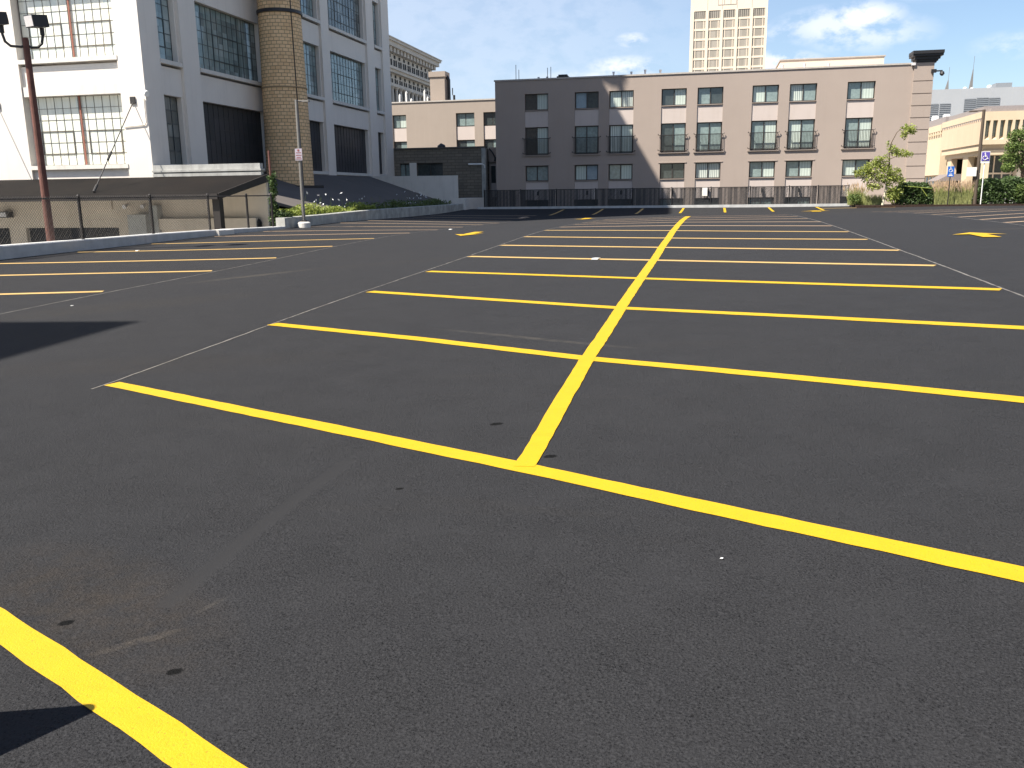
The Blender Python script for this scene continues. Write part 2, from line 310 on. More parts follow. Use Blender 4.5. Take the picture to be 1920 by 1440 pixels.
# ------------------------------------------------------------------ object helpers
ORG = {}
def props(o, label=None, cat=None, group=None, kind=None):
    if label: o['label'] = label
    if cat: o['category'] = cat
    if group: o['group'] = group
    if kind: o['kind'] = kind
    return o
def thing(name, loc, label, cat, group=None):
    o = bpy.data.objects.new(name, None); o.location = loc; o.empty_display_size = .3; COL.objects.link(o)
    ORG[o.name] = Vector(loc); return props(o, label, cat, group)
class MB:
    def __init__(s): s.bm = bmesh.new(); s.uv = None
    def face(s, pts):
        return s.bm.faces.new([s.bm.verts.new(p) for p in pts])
    def box(s, x0, x1, y0, y1, z0, z1):
        if x0 > x1: x0, x1 = x1, x0
        if y0 > y1: y0, y1 = y1, y0
        v = [s.bm.verts.new(p) for p in ((x0, y0, z0), (x1, y0, z0), (x1, y1, z0), (x0, y1, z0), (x0, y0, z1), (x1, y0, z1), (x1, y1, z1), (x0, y1, z1))]
        for f in ((3, 2, 1, 0), (4, 5, 6, 7), (0, 1, 5, 4), (1, 2, 6, 5), (2, 3, 7, 6), (3, 0, 4, 7)): s.bm.faces.new([v[i] for i in f])
        return s
    def obox(s, c, ax, hx, ay, hy, hz):
        """box at centre c with horizontal unit axes ax, ay"""
        c, ax, ay = Vector(c), Vector(ax), Vector(ay); az = ax.cross(ay).normalized()
        v = [s.bm.verts.new(c + ax * hx * i + ay * hy * j + az * hz * k) for k in (-1, 1) for i, j in ((-1, -1), (1, -1), (1, 1), (-1, 1))]
        for f in ((3, 2, 1, 0), (4, 5, 6, 7), (0, 1, 5, 4), (1, 2, 6, 5), (2, 3, 7, 6), (3, 0, 4, 7)): s.bm.faces.new([v[i] for i in f])
        return s
    def prism(s, pts, off):
        a = [s.bm.verts.new(p) for p in pts]; b = [s.bm.verts.new(Vector(p) + Vector(off)) for p in pts]; n = len(pts)
        s.bm.faces.new(a[::-1]); s.bm.faces.new(b)
        for i in range(n): s.bm.faces.new((a[i], a[(i + 1) % n], b[(i + 1) % n], b[i]))
        return s
    def tube(s, path, r, n=8, cap=True):
        path = [Vector(p) for p in path]; rs = r if isinstance(r, (list, tuple)) else [r] * len(path); prev = None; rings = []
        for i, p in enumerate(path):
            d = (path[min(i + 1, len(path) - 1)] - path[max(i - 1, 0)]).normalized()
            u = d.orthogonal().normalized() if prev is None else (prev - d * prev.dot(d)).normalized()
            prev = u; w = d.cross(u)
            rings.append([s.bm.verts.new(p + (u * math.cos(2 * math.pi * k / n) + w * math.sin(2 * math.pi * k / n)) * rs[i]) for k in range(n)])
        for a, b in zip(rings, rings[1:]):
            for k in range(n): s.bm.faces.new((a[k], a[(k + 1) % n], b[(k + 1) % n], b[k]))
        if cap: s.bm.faces.new(rings[0][::-1]); s.bm.faces.new(rings[-1])
        return s
    def build(s, name, mat, parent=None, smooth=False, fix=True, loc=None, **k):
        o0 = ORG.get(parent.name, Vector()) if parent else (Vector(loc) if loc else Vector())
        if fix: bmesh.ops.recalc_face_normals(s.bm, faces=s.bm.faces)
        if o0.length: bmesh.ops.translate(s.bm, verts=s.bm.verts, vec=-o0)
        me = bpy.data.meshes.new(name); s.bm.to_mesh(me); s.bm.free()
        me.materials.append(M[mat])
        if smooth:
            for p in me.polygons: p.use_smooth = True
        o = bpy.data.objects.new(name, me); COL.objects.link(o)
        if parent: o.parent = parent
        elif loc: o.location = loc
        ORG[o.name] = o0
        return props(o, **k)

# ------------------------------------------------------------------ the lot surface
XC = [-16.4, -10.1, -5.07, -.97, 3.5, 8.1, 14, 30]
_r = ([-30, 0, 11.5, 14.5, 17.5, 20.6, 23.6, 26.6, 29.7, 32.7, 38.8, 50, 55, 60, 66], [-.3, .1, .332, .371, .405, .44, .47, .494, .504, .505, .473, .25, .15, .43, .43])
TB = [([-30, 0, 10, 17.6, 19.9, 22.9, 26.3, 31.6, 37.9, 46.7, 53, 58, 60, 66], [-.4, -.15, .03, .157, .18, .19, .25, .26, .33, .285, .3, .4, .45, .45]),
      ([-30, 0, 5, 10.5, 13.2, 16.7, 19.5, 22.8, 25.9, 29.3, 33, 40, 45, 50, 55, 60, 66], [-.5, -.27, -.21, -.07, -.03, .01, .07, .15, .2, .21, .16, .08, .02, .05, .17, .46, .46]),
      ([-30, 0, 6.5, 9.5, 12.5, 15.6, 18.6, 21.6, 24.7, 27.7, 30.7, 33.8, 36.8, 39.8, 42.9, 50, 55, 60, 66], [-.5, -.14, -.039, .038, .091, .137, .19, .248, .306, .345, .333, .308, .265, .225, .19, .13, .15, .47, .47]),
      ([-30, 0, 4.5, 7.6, 10.6, 13.6, 16.7, 19.7, 22.7, 25.8, 28.8, 31.8, 34.8, 37.9, 40.9, 50, 55, 60, 66], [-.4, -.03, .049, .103, .16, .22, .272, .32, .37, .415, .443, .442, .42, .4, .38, .2, .15, .45, .45]),
      _r, (_r[0], [z + .048 for z in _r[1]][:-3] + [.23, .44, .44]),
      (_r[0], [-.17, .24, .50, .56, .62, .67, .71, .74, .76, .75, .68, .42, .31, .5, .5]),
      (_r[0], [-.17, .24, .50, .56, .62, .67, .71, .74, .76, .75, .68, .42, .31, .5, .5])]
def interp(xs, ys, x):
    if x <= xs[0]: return ys[0]
    for i in range(1, len(xs)):
        if x <= xs[i]: return ys[i - 1] + (ys[i] - ys[i - 1]) * (x - xs[i - 1]) / (xs[i] - xs[i - 1])
    return ys[-1]
def g0(x, y): return interp(XC, [sum(w * interp(a, b, y + d) for d, w in ((-2, 1), (-1, 2), (0, 3), (1, 2), (2, 1))) / 9 for a, b in TB], x)
GX = [-16.4 + .4 * i for i in range(92)]; GY = [-10 + .5 * j for j in range(141)]
GZ = [[g0(x, y) for x in GX] for y in GY]
def g(x, y):
    i = min(max(int((x - GX[0]) / .4), 0), 90); j = min(max(int((y - GY[0]) / .5), 0), 139)
    u = min(max((x - GX[i]) / .4, 0), 1); v_ = min(max((y - GY[j]) / .5, 0), 1)
    return (GZ[j][i] * (1 - u) + GZ[j][i + 1] * u) * (1 - v_) + (GZ[j + 1][i] * (1 - u) + GZ[j + 1][i + 1] * u) * v_
mb = MB()
vs = [[mb.bm.verts.new((x, y, GZ[j][i])) for i, x in enumerate(GX)] for j, y in enumerate(GY)]
for j in range(140):
    for i in range(91): mb.bm.faces.new((vs[j][i], vs[j][i + 1], vs[j + 1][i + 1], vs[j + 1][i]))
e0 = [vs[0][i] for i in range(92)]; low = [mb.bm.verts.new((v_.co.x, v_.co.y, -2.6)) for v_ in e0]
for i in range(91): mb.bm.faces.new((low[i], low[i + 1], e0[i + 1], e0[i]))
eL = [vs[j][0] for j in range(141)]; lowL = [mb.bm.verts.new((v_.co.x, v_.co.y, -2.6)) for v_ in eL]
for j in range(140): mb.bm.faces.new((lowL[j + 1], lowL[j], eL[j], eL[j + 1]))
eT = [vs[140][i] for i in range(92)]; lowT = [mb.bm.verts.new((v_.co.x, v_.co.y, -2.6)) for v_ in eT]
for i in range(91): mb.bm.faces.new((lowT[i + 1], lowT[i], eT[i], eT[i + 1]))
mb.build('parking_lot', 'asphalt', smooth=True, fix=False, kind='structure')
MB().box(-700, 700, -300, 1200, -3.2, -2.3).build('ground', 'ground', kind='structure')
MB().box(-70, -16.9, -5, 34.8, -2.299, -2.15).build('bounce_yard', 'concrete', kind='structure')  # pale slab added to bounce sunlight onto the annex wall
MB().box(9.4, 220, 60.35, 260, -2.2, .30).build('pavement', 'pavement', kind='structure')

# ------------------------------------------------------------------ painted lines
def strip(pts, w, name, mat, label, cat, group=None, lift=.004, seg=.12, wob=.004, kind=None):
    mb = MB(); P = []
    for (x0, y0), (x1, y1) in zip(pts, pts[1:]):
        L = math.hypot(x1 - x0, y1 - y0); n = max(1, int(L / seg))
        for k in range(n): P.append((x0 + (x1 - x0) * k / n, y0 + (y1 - y0) * k / n))
    P.append(pts[-1]); prev = None
    ph = random.random() * 6
    for i, (x, y) in enumerate(P):
        a = P[max(i - 1, 0)]; b = P[min(i + 1, len(P) - 1)]; d = Vector((b[0] - a[0], b[1] - a[1])).normalized()
        nx, ny = -d.y, d.x
        sw = .005 * math.sin(i * .17 + ph) + .0022 * math.sin(i * .45 + ph * 2)
        ww = w if not isinstance(w, tuple) else w[0] + (w[1] - w[0]) * i / len(P); l = ww / 2 + random.uniform(-wob, wob); r = ww / 2 + random.uniform(-wob, wob)
        q = []
        for s_, k in ((1, l), (-1, r)):
            px, py = x + nx * (s_ * k + sw * .6), y + ny * (s_ * k + sw * .6)
            q.append(mb.bm.verts.new((px, py, g(px, py) + lift)))
        if prev: mb.bm.faces.new((prev[0], prev[1], q[1], q[0]))
        prev = q
    bmesh.ops.recalc_face_normals(mb.bm, faces=mb.bm.faces)
    for f in mb.bm.faces:
        if f.normal.z < 0: f.normal_flip()
    return mb.build(name, mat, fix=False, label=label, cat=cat, group=group, kind=kind)
ORD = ['nearest', 'second', 'third', 'fourth', 'fifth', 'sixth', 'seventh', 'eighth', 'ninth', 'tenth', 'eleventh', 'twelfth', 'thirteenth', 'fourteenth']
MID = [[(-5.05, 6.48), (-2.56, 5.31), (-.96, 4.54), (.23, 3.94), (1.24, 3.44), (3.5, 2.3)],
       [(-5.11, 9.55), (-2.81, 8.51), (-.98, 7.55), (.74, 6.79), (2.09, 6.15), (3.52, 5.5)],
       [(-5.04, 12.56), (-.98, 10.57), (1.29, 9.61), (3.52, 8.58)], [(-5.04, 15.51), (-.98, 13.68), (3.53, 11.54)], [(-5.08, 18.58), (-.94, 16.66), (3.48, 14.53)],
       [(-5.06, 21.64), (-.94, 19.68), (3.55, 17.51)], [(-5.1, 24.75), (-.92, 22.63), (3.5, 20.6)], [(-5.1, 28.08), (-.92, 25.82), (3.54, 23.57)], [(-5.03, 30.7), (-.9, 28.84), (3.54, 26.69)],
       [(-4.98, 33.78), (-.9, 31.86), (3.6, 29.69)], [(-5.02, 36.48), (-.9, 34.79), (3.54, 32.96)], [(-5.04, 39.61), (-.9, 37.75), (3.49, 36.04)], [(-4.84, 42.45), (-.85, 41.0), (3.44, 39.3)]]
for k, p in enumerate(MID):
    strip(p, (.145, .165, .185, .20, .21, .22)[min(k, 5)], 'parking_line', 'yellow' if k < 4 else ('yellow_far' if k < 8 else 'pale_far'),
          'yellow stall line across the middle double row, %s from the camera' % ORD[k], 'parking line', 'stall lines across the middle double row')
strip([(-.955, 4.555), (-.99, 7.57), (-.98, 10.57), (-.97, 13.68), (-.94, 16.66), (-.94, 19.68), (-.92, 22.63), (-.91, 25.82), (-.89, 28.85), (-.88, 31.69), (-.88, 35.19), (-.85, 37.9), (-.8, 41.2)], (.125, .23), 'centre_line', 'yellow',
      'thick bright yellow line running lengthwise down the middle of the double row', 'parking line', lift=.0055)
ly = [9.9, 13.14, 16.62, 19.5, 22.83, 26.0, 29.45, 32.8, 36.4, 39.9, 43.2, 46.6, 50.0, 53.2]
for k, y in enumerate(ly):
    x1 = -10.2; x0 = -16.1
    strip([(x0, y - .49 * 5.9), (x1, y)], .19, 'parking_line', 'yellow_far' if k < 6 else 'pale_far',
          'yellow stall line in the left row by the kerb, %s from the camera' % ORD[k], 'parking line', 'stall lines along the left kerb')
ry = [24.6, 27.1, 29.4, 31.8, 35.3, 38.2, 41.3, 44.4, 47.5]
for k, y in enumerate(ry):
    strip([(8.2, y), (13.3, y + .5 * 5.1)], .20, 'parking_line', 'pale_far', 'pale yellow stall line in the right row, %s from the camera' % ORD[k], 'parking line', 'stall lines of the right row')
st = [((-9.43, 53.6), (-9.36, 58.6)), ((-6.81, 53.8), (-6.73, 58.8)), ((-4.23, 54.4), (-4.09, 58.95)), ((-1.58, 54.9), (-1.46, 59.2)), ((1.12, 55.2), (1.14, 59.2)), ((3.98, 55.6), (3.92, 59.29)), ((6.9, 55.7), (6.82, 59.1))]
for k, p in enumerate(st):
    strip(list(p), .15, 'parking_line', 'yellow' if k > 2 else 'yellow_far', 'short yellow stall line ending at the far fence, %s from the left' % (['first'] + ORD[1:])[k], 'parking line', 'stall lines against the far fence')
strip([(6.95, 57.6), (11.2, 57.3)], .16, 'parking_line', 'yellow_far', 'yellow line running along the far kerb beside the small green bush', 'parking line')
strip([(-5.5, 3.98), (-2.585, 2.535), (-1.315, 1.905), (-.6, 1.55)], .128, 'parking_line', 'yellow', 'wide yellow line crossing the lower left corner at the camera', 'parking line')
strip([(-5.1, 6.28), (-5.09, 6.6), (-5.15, 12.6), (-5.12, 20), (-5.12, 28), (-5.1, 43)], .022, 'chalk_line', 'chalk', 'thin pale chalk line along the left ends of the middle stalls', 'chalk line', lift=.003, wob=.006)
strip([(3.58, 9.5), (3.58, 20), (3.6, 30), (3.56, 40)], .03, 'chalk_line', 'chalk', 'thin pale chalk line along the right ends of the middle stalls', 'chalk line', lift=.003, wob=.006)
strip([(-9.95, 8), (-10.05, 15), (-10.1, 25), (-10.2, 33), (-10.3, 48)], .022, 'chalk_line', 'chalk', 'thin pale chalk line along the aisle ends of the left row', 'chalk line', lift=.003, wob=.006)
strip([(8.15, 24), (8.12, 32), (8.1, 47)], .03, 'chalk_line', 'chalk', 'thin pale chalk line along the aisle ends of the right row', 'chalk line', lift=.003, wob=.006)
def arrow(x, y, L, w, s, label, mat='yellow'):
    """arrow on the tarmac centred x,y pointing +y (s=1) or -y (s=-1)"""
    out_ = [(0, .5), (.5, .05), (.16, .12), (.16, -.5), (-.16, -.5), (-.16, .12), (-.5, .05)]
    mb = MB(); tri = ((0, 1, 2), (0, 2, 5), (0, 5, 6)); P = [(x + a * w, y + s * b * L) for a, b in out_]
    vv = [mb.bm.verts.new((px, py, g(px, py) + .016)) for px, py in P]
    for tq in tri: mb.bm.faces.new([vv[i] for i in tq])
    n = 5; pr = (vv[5], vv[2])
    for k in range(1, n + 1):
        yy = y + s * (.12 - .62 * k / n) * L; q = [mb.bm.verts.new((x + sg * .16 * w, yy, g(x, yy) + .016)) for sg in (-1, 1)]
        mb.bm.faces.new((pr[0], pr[1], q[1], q[0])); pr = q
    mb.bm.faces.ensure_lookup_table()
    bmesh.ops.recalc_face_normals(mb.bm, faces=mb.bm.faces)
    for f in mb.bm.faces:
        if f.normal.z < 0: f.normal_flip()
    mb.build('arrow_marking', mat, fix=False, label=label, cat='painted arrow', group='yellow arrows painted in the aisles')
arrow(6.07, 21.6, 1.7, 1.15, 1, 'yellow arrow painted in the right aisle, nearest the camera')
arrow(-7.35, 27.1, 2.3, .95, -1, 'yellow arrow painted in the left aisle beside the middle row')
arrow(-6.25, 46.4, 2.6, 1.2, -1, 'yellow arrow in the shaded ground near the far fence')
arrow(6.3, 54.6, 1.6, 1.7, 1, 'yellow arrow at the far right end of the lot near the bush')
arrow(-10.5, 50.6, 2.2, .8, 1, 'small dim yellow arrow among the shaded lines at the far left', 'pale_far')
for i, (x, y, sz, lb) in enumerate(((-9.38, 11.35, .022, 'tiny white scrap lying in the left aisle'), (-2.1, 17.1, .08, 'white paper scrap on the fifth line of the middle row'), (.11, 3.45, .007, 'tiny white fleck on the bare asphalt in front of the nearest line'), (-14.8, 20.6, .05, 'tiny white scrap by the left kerb'), (-9.6, 32.5, .07, 'tiny white scrap beyond the left aisle arrow'))):
    mb = MB(); zz = g(x, y) + .005
    mb.prism([(x - sz, y - sz * .4, zz), (x + sz * .6, y - sz * .6, zz), (x + sz, y + sz * .5, zz), (x - sz * .3, y + sz * .6, zz)], (sz * .2, 0, sz * .35))
    mb.build('litter', 'paper', label=lb, cat='litter', group='scraps of litter')

# ------------------------------------------------------------------ kerbs, retaining wall
def edge_wall(pts, x0, x1, name, mat, **k):
    mb = MB()
    pr = None
    for (y, zt) in pts:
        q = [mb.bm.verts.new(p) for p in ((x0, y, -2.3), (x1, y, g(x1, y) - .3), (x1, y, zt - .02), (x1 - .02, y, zt), (x0, y, zt))]
        if pr:
            for i in range(5): mb.bm.faces.new((pr[i], pr[(i + 1) % 5], q[(i + 1) % 5], q[i]))
        else: mb.bm.faces.new(q)
        pr = q
    mb.bm.faces.new(pr[::-1])
    return mb.build(name, mat, **k)
edge_wall([(2, .30), (10, .40), (14, .44), (17.7, .475), (21, .465), (24.5, .46), (27.1, .44)], -16.8, -16.36, 'kerb', 'kerb', kind='structure')
edge_wall([(27.1, .43), (28.1, .42)], -16.8, -16.24, 'kerb', 'white_trim', kind='structure')
edge_wall([(28.1, .43), (31.2, .37), (32.2, .36)], -16.8, -16.36, 'kerb', 'kerb', kind='structure')
edge_wall([(32.2, .69), (36, .72), (41.9, .80), (50, .82), (58.6, .84)], -16.75, -16.36, 'retaining_wall', 'old_concrete', label='low stained concrete wall along the left edge of the lot, weeds behind it', cat='wall')
MB().box(-17.3, -16.2, 58.6, 63.9, -1, 1.20).build('concrete_block', 'white_trim', label='white painted concrete block where the retaining wall meets the dark stone building', cat='concrete block')
mb = MB(); mb.box(-15.6, 8.9, 59.62, 59.82, .0, .575); mb.build('kerb', 'kerb', kind='structure')
MB().box(9.0, 30, 57.3, 60.3, .1, .50).build('planting_bed', 'mulch', kind='structure')
mb = MB()
pts = [(-16.8, y) for y in (32, 45, 66)]
mb.prism([(-17.85, 31.5, .28), (-16.76, 31.5, .28), (-16.76, 66, .5), (-17.85, 66, .42)], (0, 0, -2.6)); mb.build('planting_strip', 'soil', kind='structure')

# ------------------------------------------------------------------ white factory building
XA, YB = -24.0, 35.1
FL = 4.58
fac = thing('factory_building', (-24, 35.1, -2.3), 'tall white painted factory loft with large gridded steel windows on the left', 'building')
mb = MB()
ROOF = 36.2
bays = [(36.48, 38.05), (39.72, 46.0), (48.2, 53.7), (55.15, 61.4), (63.1, 64.55)]   # window openings along y on the shaded side
piers = [(35.1, 36.45), (38.2, 39.6), (46.15, 48.1), (53.85, 55.05), (61.6, 62.98), (64.68, 66.2)]
for a, b in piers: mb.box(-24.8, XA, a, b, -2.3, ROOF)
mb.build('corner_pier', 'white_wall', fac)
mb = MB()
# spandrels, shaded side
seg = sorted([(a, b) for a, b in piers])
gaps = [(seg[i][1], seg[i + 1][0]) for i in range(len(seg) - 1)]
for a, b in gaps:
    mb.box(-24.75, XA - .14, a, b, -2.3, 2.86)
    for k in range(3):
        mb.box(-24.75, XA - .14, a, b, 6.09 + FL * k, 7.32 + FL * k)
    mb.box(-24.75, XA - .14, a, b, 6.09 + FL * 3, ROOF - .3)
# reveals beside windows
for (a, b), (wa, wb) in zip(gaps, bays):
    for k in range(4):
        z0, z1 = 2.86 + FL * k, 6.09 + FL * k
        if k == 3: continue
        if wa - a > .02: mb.box(-24.75, XA - .16, a, wa, z0, z1)
        if b - wb > .02: mb.box(-24.75, XA - .16, wb, b, z0, z1)
# sunlit end: piers and spandrels
for a, b in ((-25.22, -24.8), (-32.3, -30.25), (-39.2, -37.4)): mb.box(a, b, YB, YB + .8, -2.3, ROOF)
for a, b in ((-30.25, -25.22), (-37.4, -32.3)):
    mb.box(a, b, YB + .14, YB + .78, -2.3, 2.86)
    for k in range(3): mb.box(a, b, YB + .14, YB + .78, 6.03 + FL * k, 7.32 + FL * k)
    mb.box(a, b, YB + .14, YB + .78, 6.03 + FL * 3, ROOF - .3)
mb.box(-39.0, -24.9, YB + .9, 66.0, -2.3, ROOF - .4)
mb.build('wall', 'white_wall', fac)
for k in range(3):     # lintel bands on the sunlit side
    mb = MB(); mb.box(-30.2, -25.24, YB + .05, YB + .2, 6.03 + FL * k, 6.45 + FL * k); mb.build('lintel', 'white_trim', fac)
def grid_window(par, axis, a, b, z0, z1, pos, inw, cols, rows, gmat, mmat, thick=(), mw=.018, sash=None, sill=True, red=None):
    """window in a wall; axis 'y': wall plane x=pos, axis 'x': wall plane y=pos; inw = direction into the building"""
    def bx(mb, u0, u1, d0, d1, za, zb):
        if axis == 'y': mb.box(pos + inw * d0, pos + inw * d1, u0, u1, za, zb)
        else: mb.box(u0, u1, pos + inw * d0, pos + inw * d1, za, zb)
    mb = MB(); bx(mb, a, b, .42, .46, z0, z1); win = mb.build('window', gmat, par)
    mb = MB()
    for i in range(cols + 1):
        u = a + (b - a) * i / cols; w = mw * (2.4 if i in thick or i in (0, cols) else 1)
        bx(mb, u - w, u + w, .402, .42, z0, z1)
    for j in range(rows + 1):
        z = z0 + (z1 - z0) * j / rows
        us = [a] + [a + (b - a) * i / cols for i in thick] + [b]
        w = mw * 1.1
        bx(mb, a, b, .404, .416, z - w, z + w)
    for (i0, i1, j0, j1) in (sash or ()):
        ua, ub = a + (b - a) * i0 / cols, a + (b - a) * i1 / cols; za, zb = z0 + (z1 - z0) * j0 / rows, z0 + (z1 - z0) * j1 / rows
        w = .022
        bx(mb, ua - w, ub + w, .39, .4, za - w, za + w); bx(mb, ua - w, ub + w, .39, .4, zb - w, zb + w)
        bx(mb, ua - w, ua + w, .388, .398, za, zb); bx(mb, ub - w, ub + w, .388, .398, za, zb)
    mb.build('frame', mmat, win)
    if red is not None:
        mb = MB(); u = a + (b - a) * red; bx(mb, u - .038, u + .038, .34, .38, z0, z1); mb.build('mullion', 'red_mullion', win)
    if sill:
        mb = MB(); bx(mb, a - .06, b + .06, -.03, .34, z0 - .2, z0 - .02); mb.build('sill', 'white_trim', win)
for k in range(3):
    z0, z1 = 3.04 + FL * k, 6.08 + FL * k
    for i, (a, b) in enumerate(bays):
        wide = b - a > 3
        gm = 'glass_shade' if k else ('screen' if i in (1, 2, 3, 4) else 'glass_shade2')
        if k == 2 and i == 3: gm = 'glass_shade2'
        grid_window(fac, 'y', a, b, z0, z1, XA, -1, 13 if wide else 3, 5, gm, 'muntin' if gm != 'screen' else 'screen', (4, 9) if wide else (),
                    .012, ((4, 9, 1, 3),) if wide else ((0, 2, 1, 3),), True)
    for (a, b) in ((-30.2, -25.27), (-37.35, -32.35)):
        grid_window(fac, 'x', a, b, z0, 6.02 + FL * k, YB, 1, 12, 6, 'glass_lit', 'muntin_light', (), .007, ((1, 5, 1, 3), (7, 11, 1, 3)), True, .525)
# little fixtures on the corner
mb = MB(); mb.tube([(-23.99, 35.06, 5.98), (-23.85, 35.0, 5.93)], .13, 10); mb.build('dome_camera', 'white_metal', fac)
mb = MB(); mb.tube([(-24.08, 35.06, 5.75), (-24.08, 35.06, 4.75), (-24.15, 35.06, 4.66), (-25.2, 35.06, 4.6)], .022, 6); mb.build('conduit', 'white_trim', fac)
mb = MB(); mb.tube([(-23.93, 47.2, 2.6), (-23.93, 47.2, 17)], .14, 8); mb.build('shade_strip', 'black', fac)  # added black tube standing in for the recess shade beside the chimney
mb = MB(); mb.box(-39.1, -23.95, YB - .06, 66.26, ROOF, ROOF + .3); mb.build('parapet_coping', 'white_trim', fac)
# tie rods from the corner piers down to the low roof
for x in (-24.64, -31.6):
    mb = MB(); an = Vector((x, YB - .02, 5.62)); en = Vector((x + .1, 31.75, 1.80)); mid = an.lerp(en, .62)
    mb.tube([an, en], .022, 6); mb.tube([an.lerp(en, .57), an.lerp(en, .66)], .05, 8); mb.tube([an.lerp(en, .93), en], .055, 8)
    mb.box(x - .12, x + .12, YB - .06, YB - .005, 5.55, 5.85)
    mb.build('tie_rod', 'iron', label='dark tie rod slanting from the factory corner pier down to the low roof' if x > -30 else 'dark tie rod on the pier at the left edge of the picture', cat='tie rod', group='tie rods holding the low roof')

# brick chimney
cc = (-22.72, 45.75)
chm = thing('brick_chimney', (cc[0], cc[1], 1.6), 'round yellow brick chimney rising past the shaded wall of the white factory', 'chimney')
bm = bmesh.new(); uvl = bm.loops.layers.uv.new('UVMap'); n = 40
zs = [2.05, 5, 8, 11, 14, 18, 24, 30, 38]
rr = [1.28 - .018 * (z - 2) for z in zs]
ring = [[bm.verts.new((cc[0] + r_ * math.cos(2 * math.pi * k / n), cc[1] + r_ * math.sin(2 * math.pi * k / n), z)) for k in range(n)] for z, r_ in zip(zs, rr)]
for j in range(len(zs) - 1):
    for k in range(n):
        f = bm.faces.new((ring[j][k], ring[j][(k + 1) % n], ring[j + 1][(k + 1) % n], ring[j + 1][k])); f.smooth = True
        for lp, (a, b) in zip(f.loops, ((k, j), (k + 1, j), (k + 1, j + 1), (k, j + 1))): lp[uvl].uv = (a / n * 2 * math.pi * 1.18, zs[b])
q = MB(); q.bm.free(); q.bm = bm; q.build('shaft', 'chimney', chm, fix=False)
mb = MB(); mb.tube([(cc[0], cc[1], 11.0), (cc[0], cc[1], 11.16)], 1.20, 40); mb.build('band', 'black', chm)
mb = MB(); mb.tube([(cc[0], cc[1], 7.2), (cc[0], cc[1], 7.27)], 1.225, 40); mb.build('band', 'chimney', chm)
mb = MB(); mb.box(cc[0] - 1.3, cc[0] + 1.32, cc[1] - 1.34, cc[1] + 1.42, 1.0, 2.08); mb.build('base', 'black', chm)  # black box for dark flashing and the shade at the chimney foot
mb = MB(); a_ = R(-32); mb.tube([(cc[0] + 1.29 * math.cos(a_), cc[1] + 1.29 * math.sin(a_), 2.1), (cc[0] + 1.09 * math.cos(a_), cc[1] + 1.09 * math.sin(a_), 13), (cc[0] + .9 * math.cos(a_), cc[1] + .9 * math.sin(a_), 22)], .03, 6); mb.build('conduit', 'iron', chm)

# rooftop tank that throws the notch in the shadow
tk = thing('water_tank', (-24.6, 52.4, ROOF), 'round rooftop water tank on steel legs above the white factory, out of view', 'water tank')
mb = MB(); mb.tube([(-24.3, 52.4, ROOF + 2.3), (-24.3, 52.4, ROOF + 6.5)], 1.75, 20); mb.build('tank', 'grey_metal', tk)
for dx in (-1.1, 1.1):
    for dy in (-1.1, 1.1):
        mb = MB(); mb.tube([(-24.3 + dx, 52.4 + dy, ROOF + .3), (-24.3 + dx * .9, 52.4 + dy * .9, ROOF + 2.32)], .16, 6); mb.build('leg', 'grey_metal', tk)

# ------------------------------------------------------------------ low annex in front of the sunlit end
an1 = thing('low_annex', (-30, 33, -2.3), 'low beige annex with a dark lean-to roof in front of the white factory', 'annex')
EX = -18.5
mb = MB(); mb.prism([(-45, 31.0, 1.62), (EX, 31.0, 1.62), (EX, 35.04, 2.42), (-45, 35.04, 2.42)], (0, 0, -.07)); mb.build('roof', 'roofing', an1)
mb = MB(); mb.box(-45, EX + .02, 30.93, 30.99, 1.45, 1.66); mb.prism([(EX, 30.99, 1.44), (EX, 35.04, 2.14), (EX, 35.04, 2.46), (EX, 30.99, 1.67)], (.06, 0, 0)); mb.build('fascia', 'fascia', an1)
mb = MB(); mb.prism([(-45, 31.05, 1.50), (EX - .05, 31.05, 1.50), (EX - .05, 35.0, 2.28), (-45, 35.0, 2.28)], (0, 0, -.05)); mb.build('soffit', 'soffit', an1)
mb = MB()
mb.box(-45, -31.7, 35.05, 35.09, .25, 2.3)
for a, b, z in ((-45, EX + .05, 0), ): pass
mb.box(-30.8, -25.9, 34.9, 35.05, .24, 2.24); mb.box(-31.7, -30.8, 34.9, 35.05, -2.3, 2.24); mb.box(-25.9, EX + .02, 34.9, 35.05, -2.3, 2.24); mb.box(-45, -31.7, 34.9, 35.04, .24, 2.2)
mb.build('wall', 'annex_wall', an1)
mb = MB(); mb.box(-30.75, -25.95, 35.06, 35.08, -2.3, .24); mb.box(-44, -31.75, 35.052, 35.08, -2.3, .24); mb.build('garage_opening', 'void', an1)
mb = MB(); mb.box(-23.6, -18.9, 34.55, 34.88, .15, .62); mb.box(-23.6, -18.9, 34.7, 34.88, -.6, .15); mb.build('ledge', 'annex_wall', an1)
mb = MB(); mb.box(-30.6, -26.1, 34.83, 34.89, 1.05, 1.7); mb.build('sunk_panel', 'annex_wall', an1)
mb = MB(); mb.box(-24.9, -24.0, 34.2, 34.88, -2.3, .82); mb.box(-24.0, -23.6, 34.5, 34.88, -2.3, 1.2); mb.build('buttress', 'concrete', an1)
mb = MB(); mb.box(EX - .35, EX - .05, 31.15, 31.45, -2.3, 1.48); mb.build('post', 'fascia', an1)
mb = MB(); mb.box(-23.98, -18.8, 35.06, 35.34, 2.46, 2.93); mb.box(-23.98, -18.74, 35.0, 35.07, 2.43, 2.56); mb.box(-23.98, -18.72, 34.97, 35.36, 2.62, 2.70); mb.build('parapet', 'concrete', an1)
mb = MB(); mb.box(-31.9, -31.35, 34.55, 34.85, .72, 1.0); fl = mb.build('floodlight', 'iron', an1)
mb = MB(); mb.box(-31.8, -31.45, 34.52, 34.55, .76, .96); mb.build('lens', 'lens', fl)
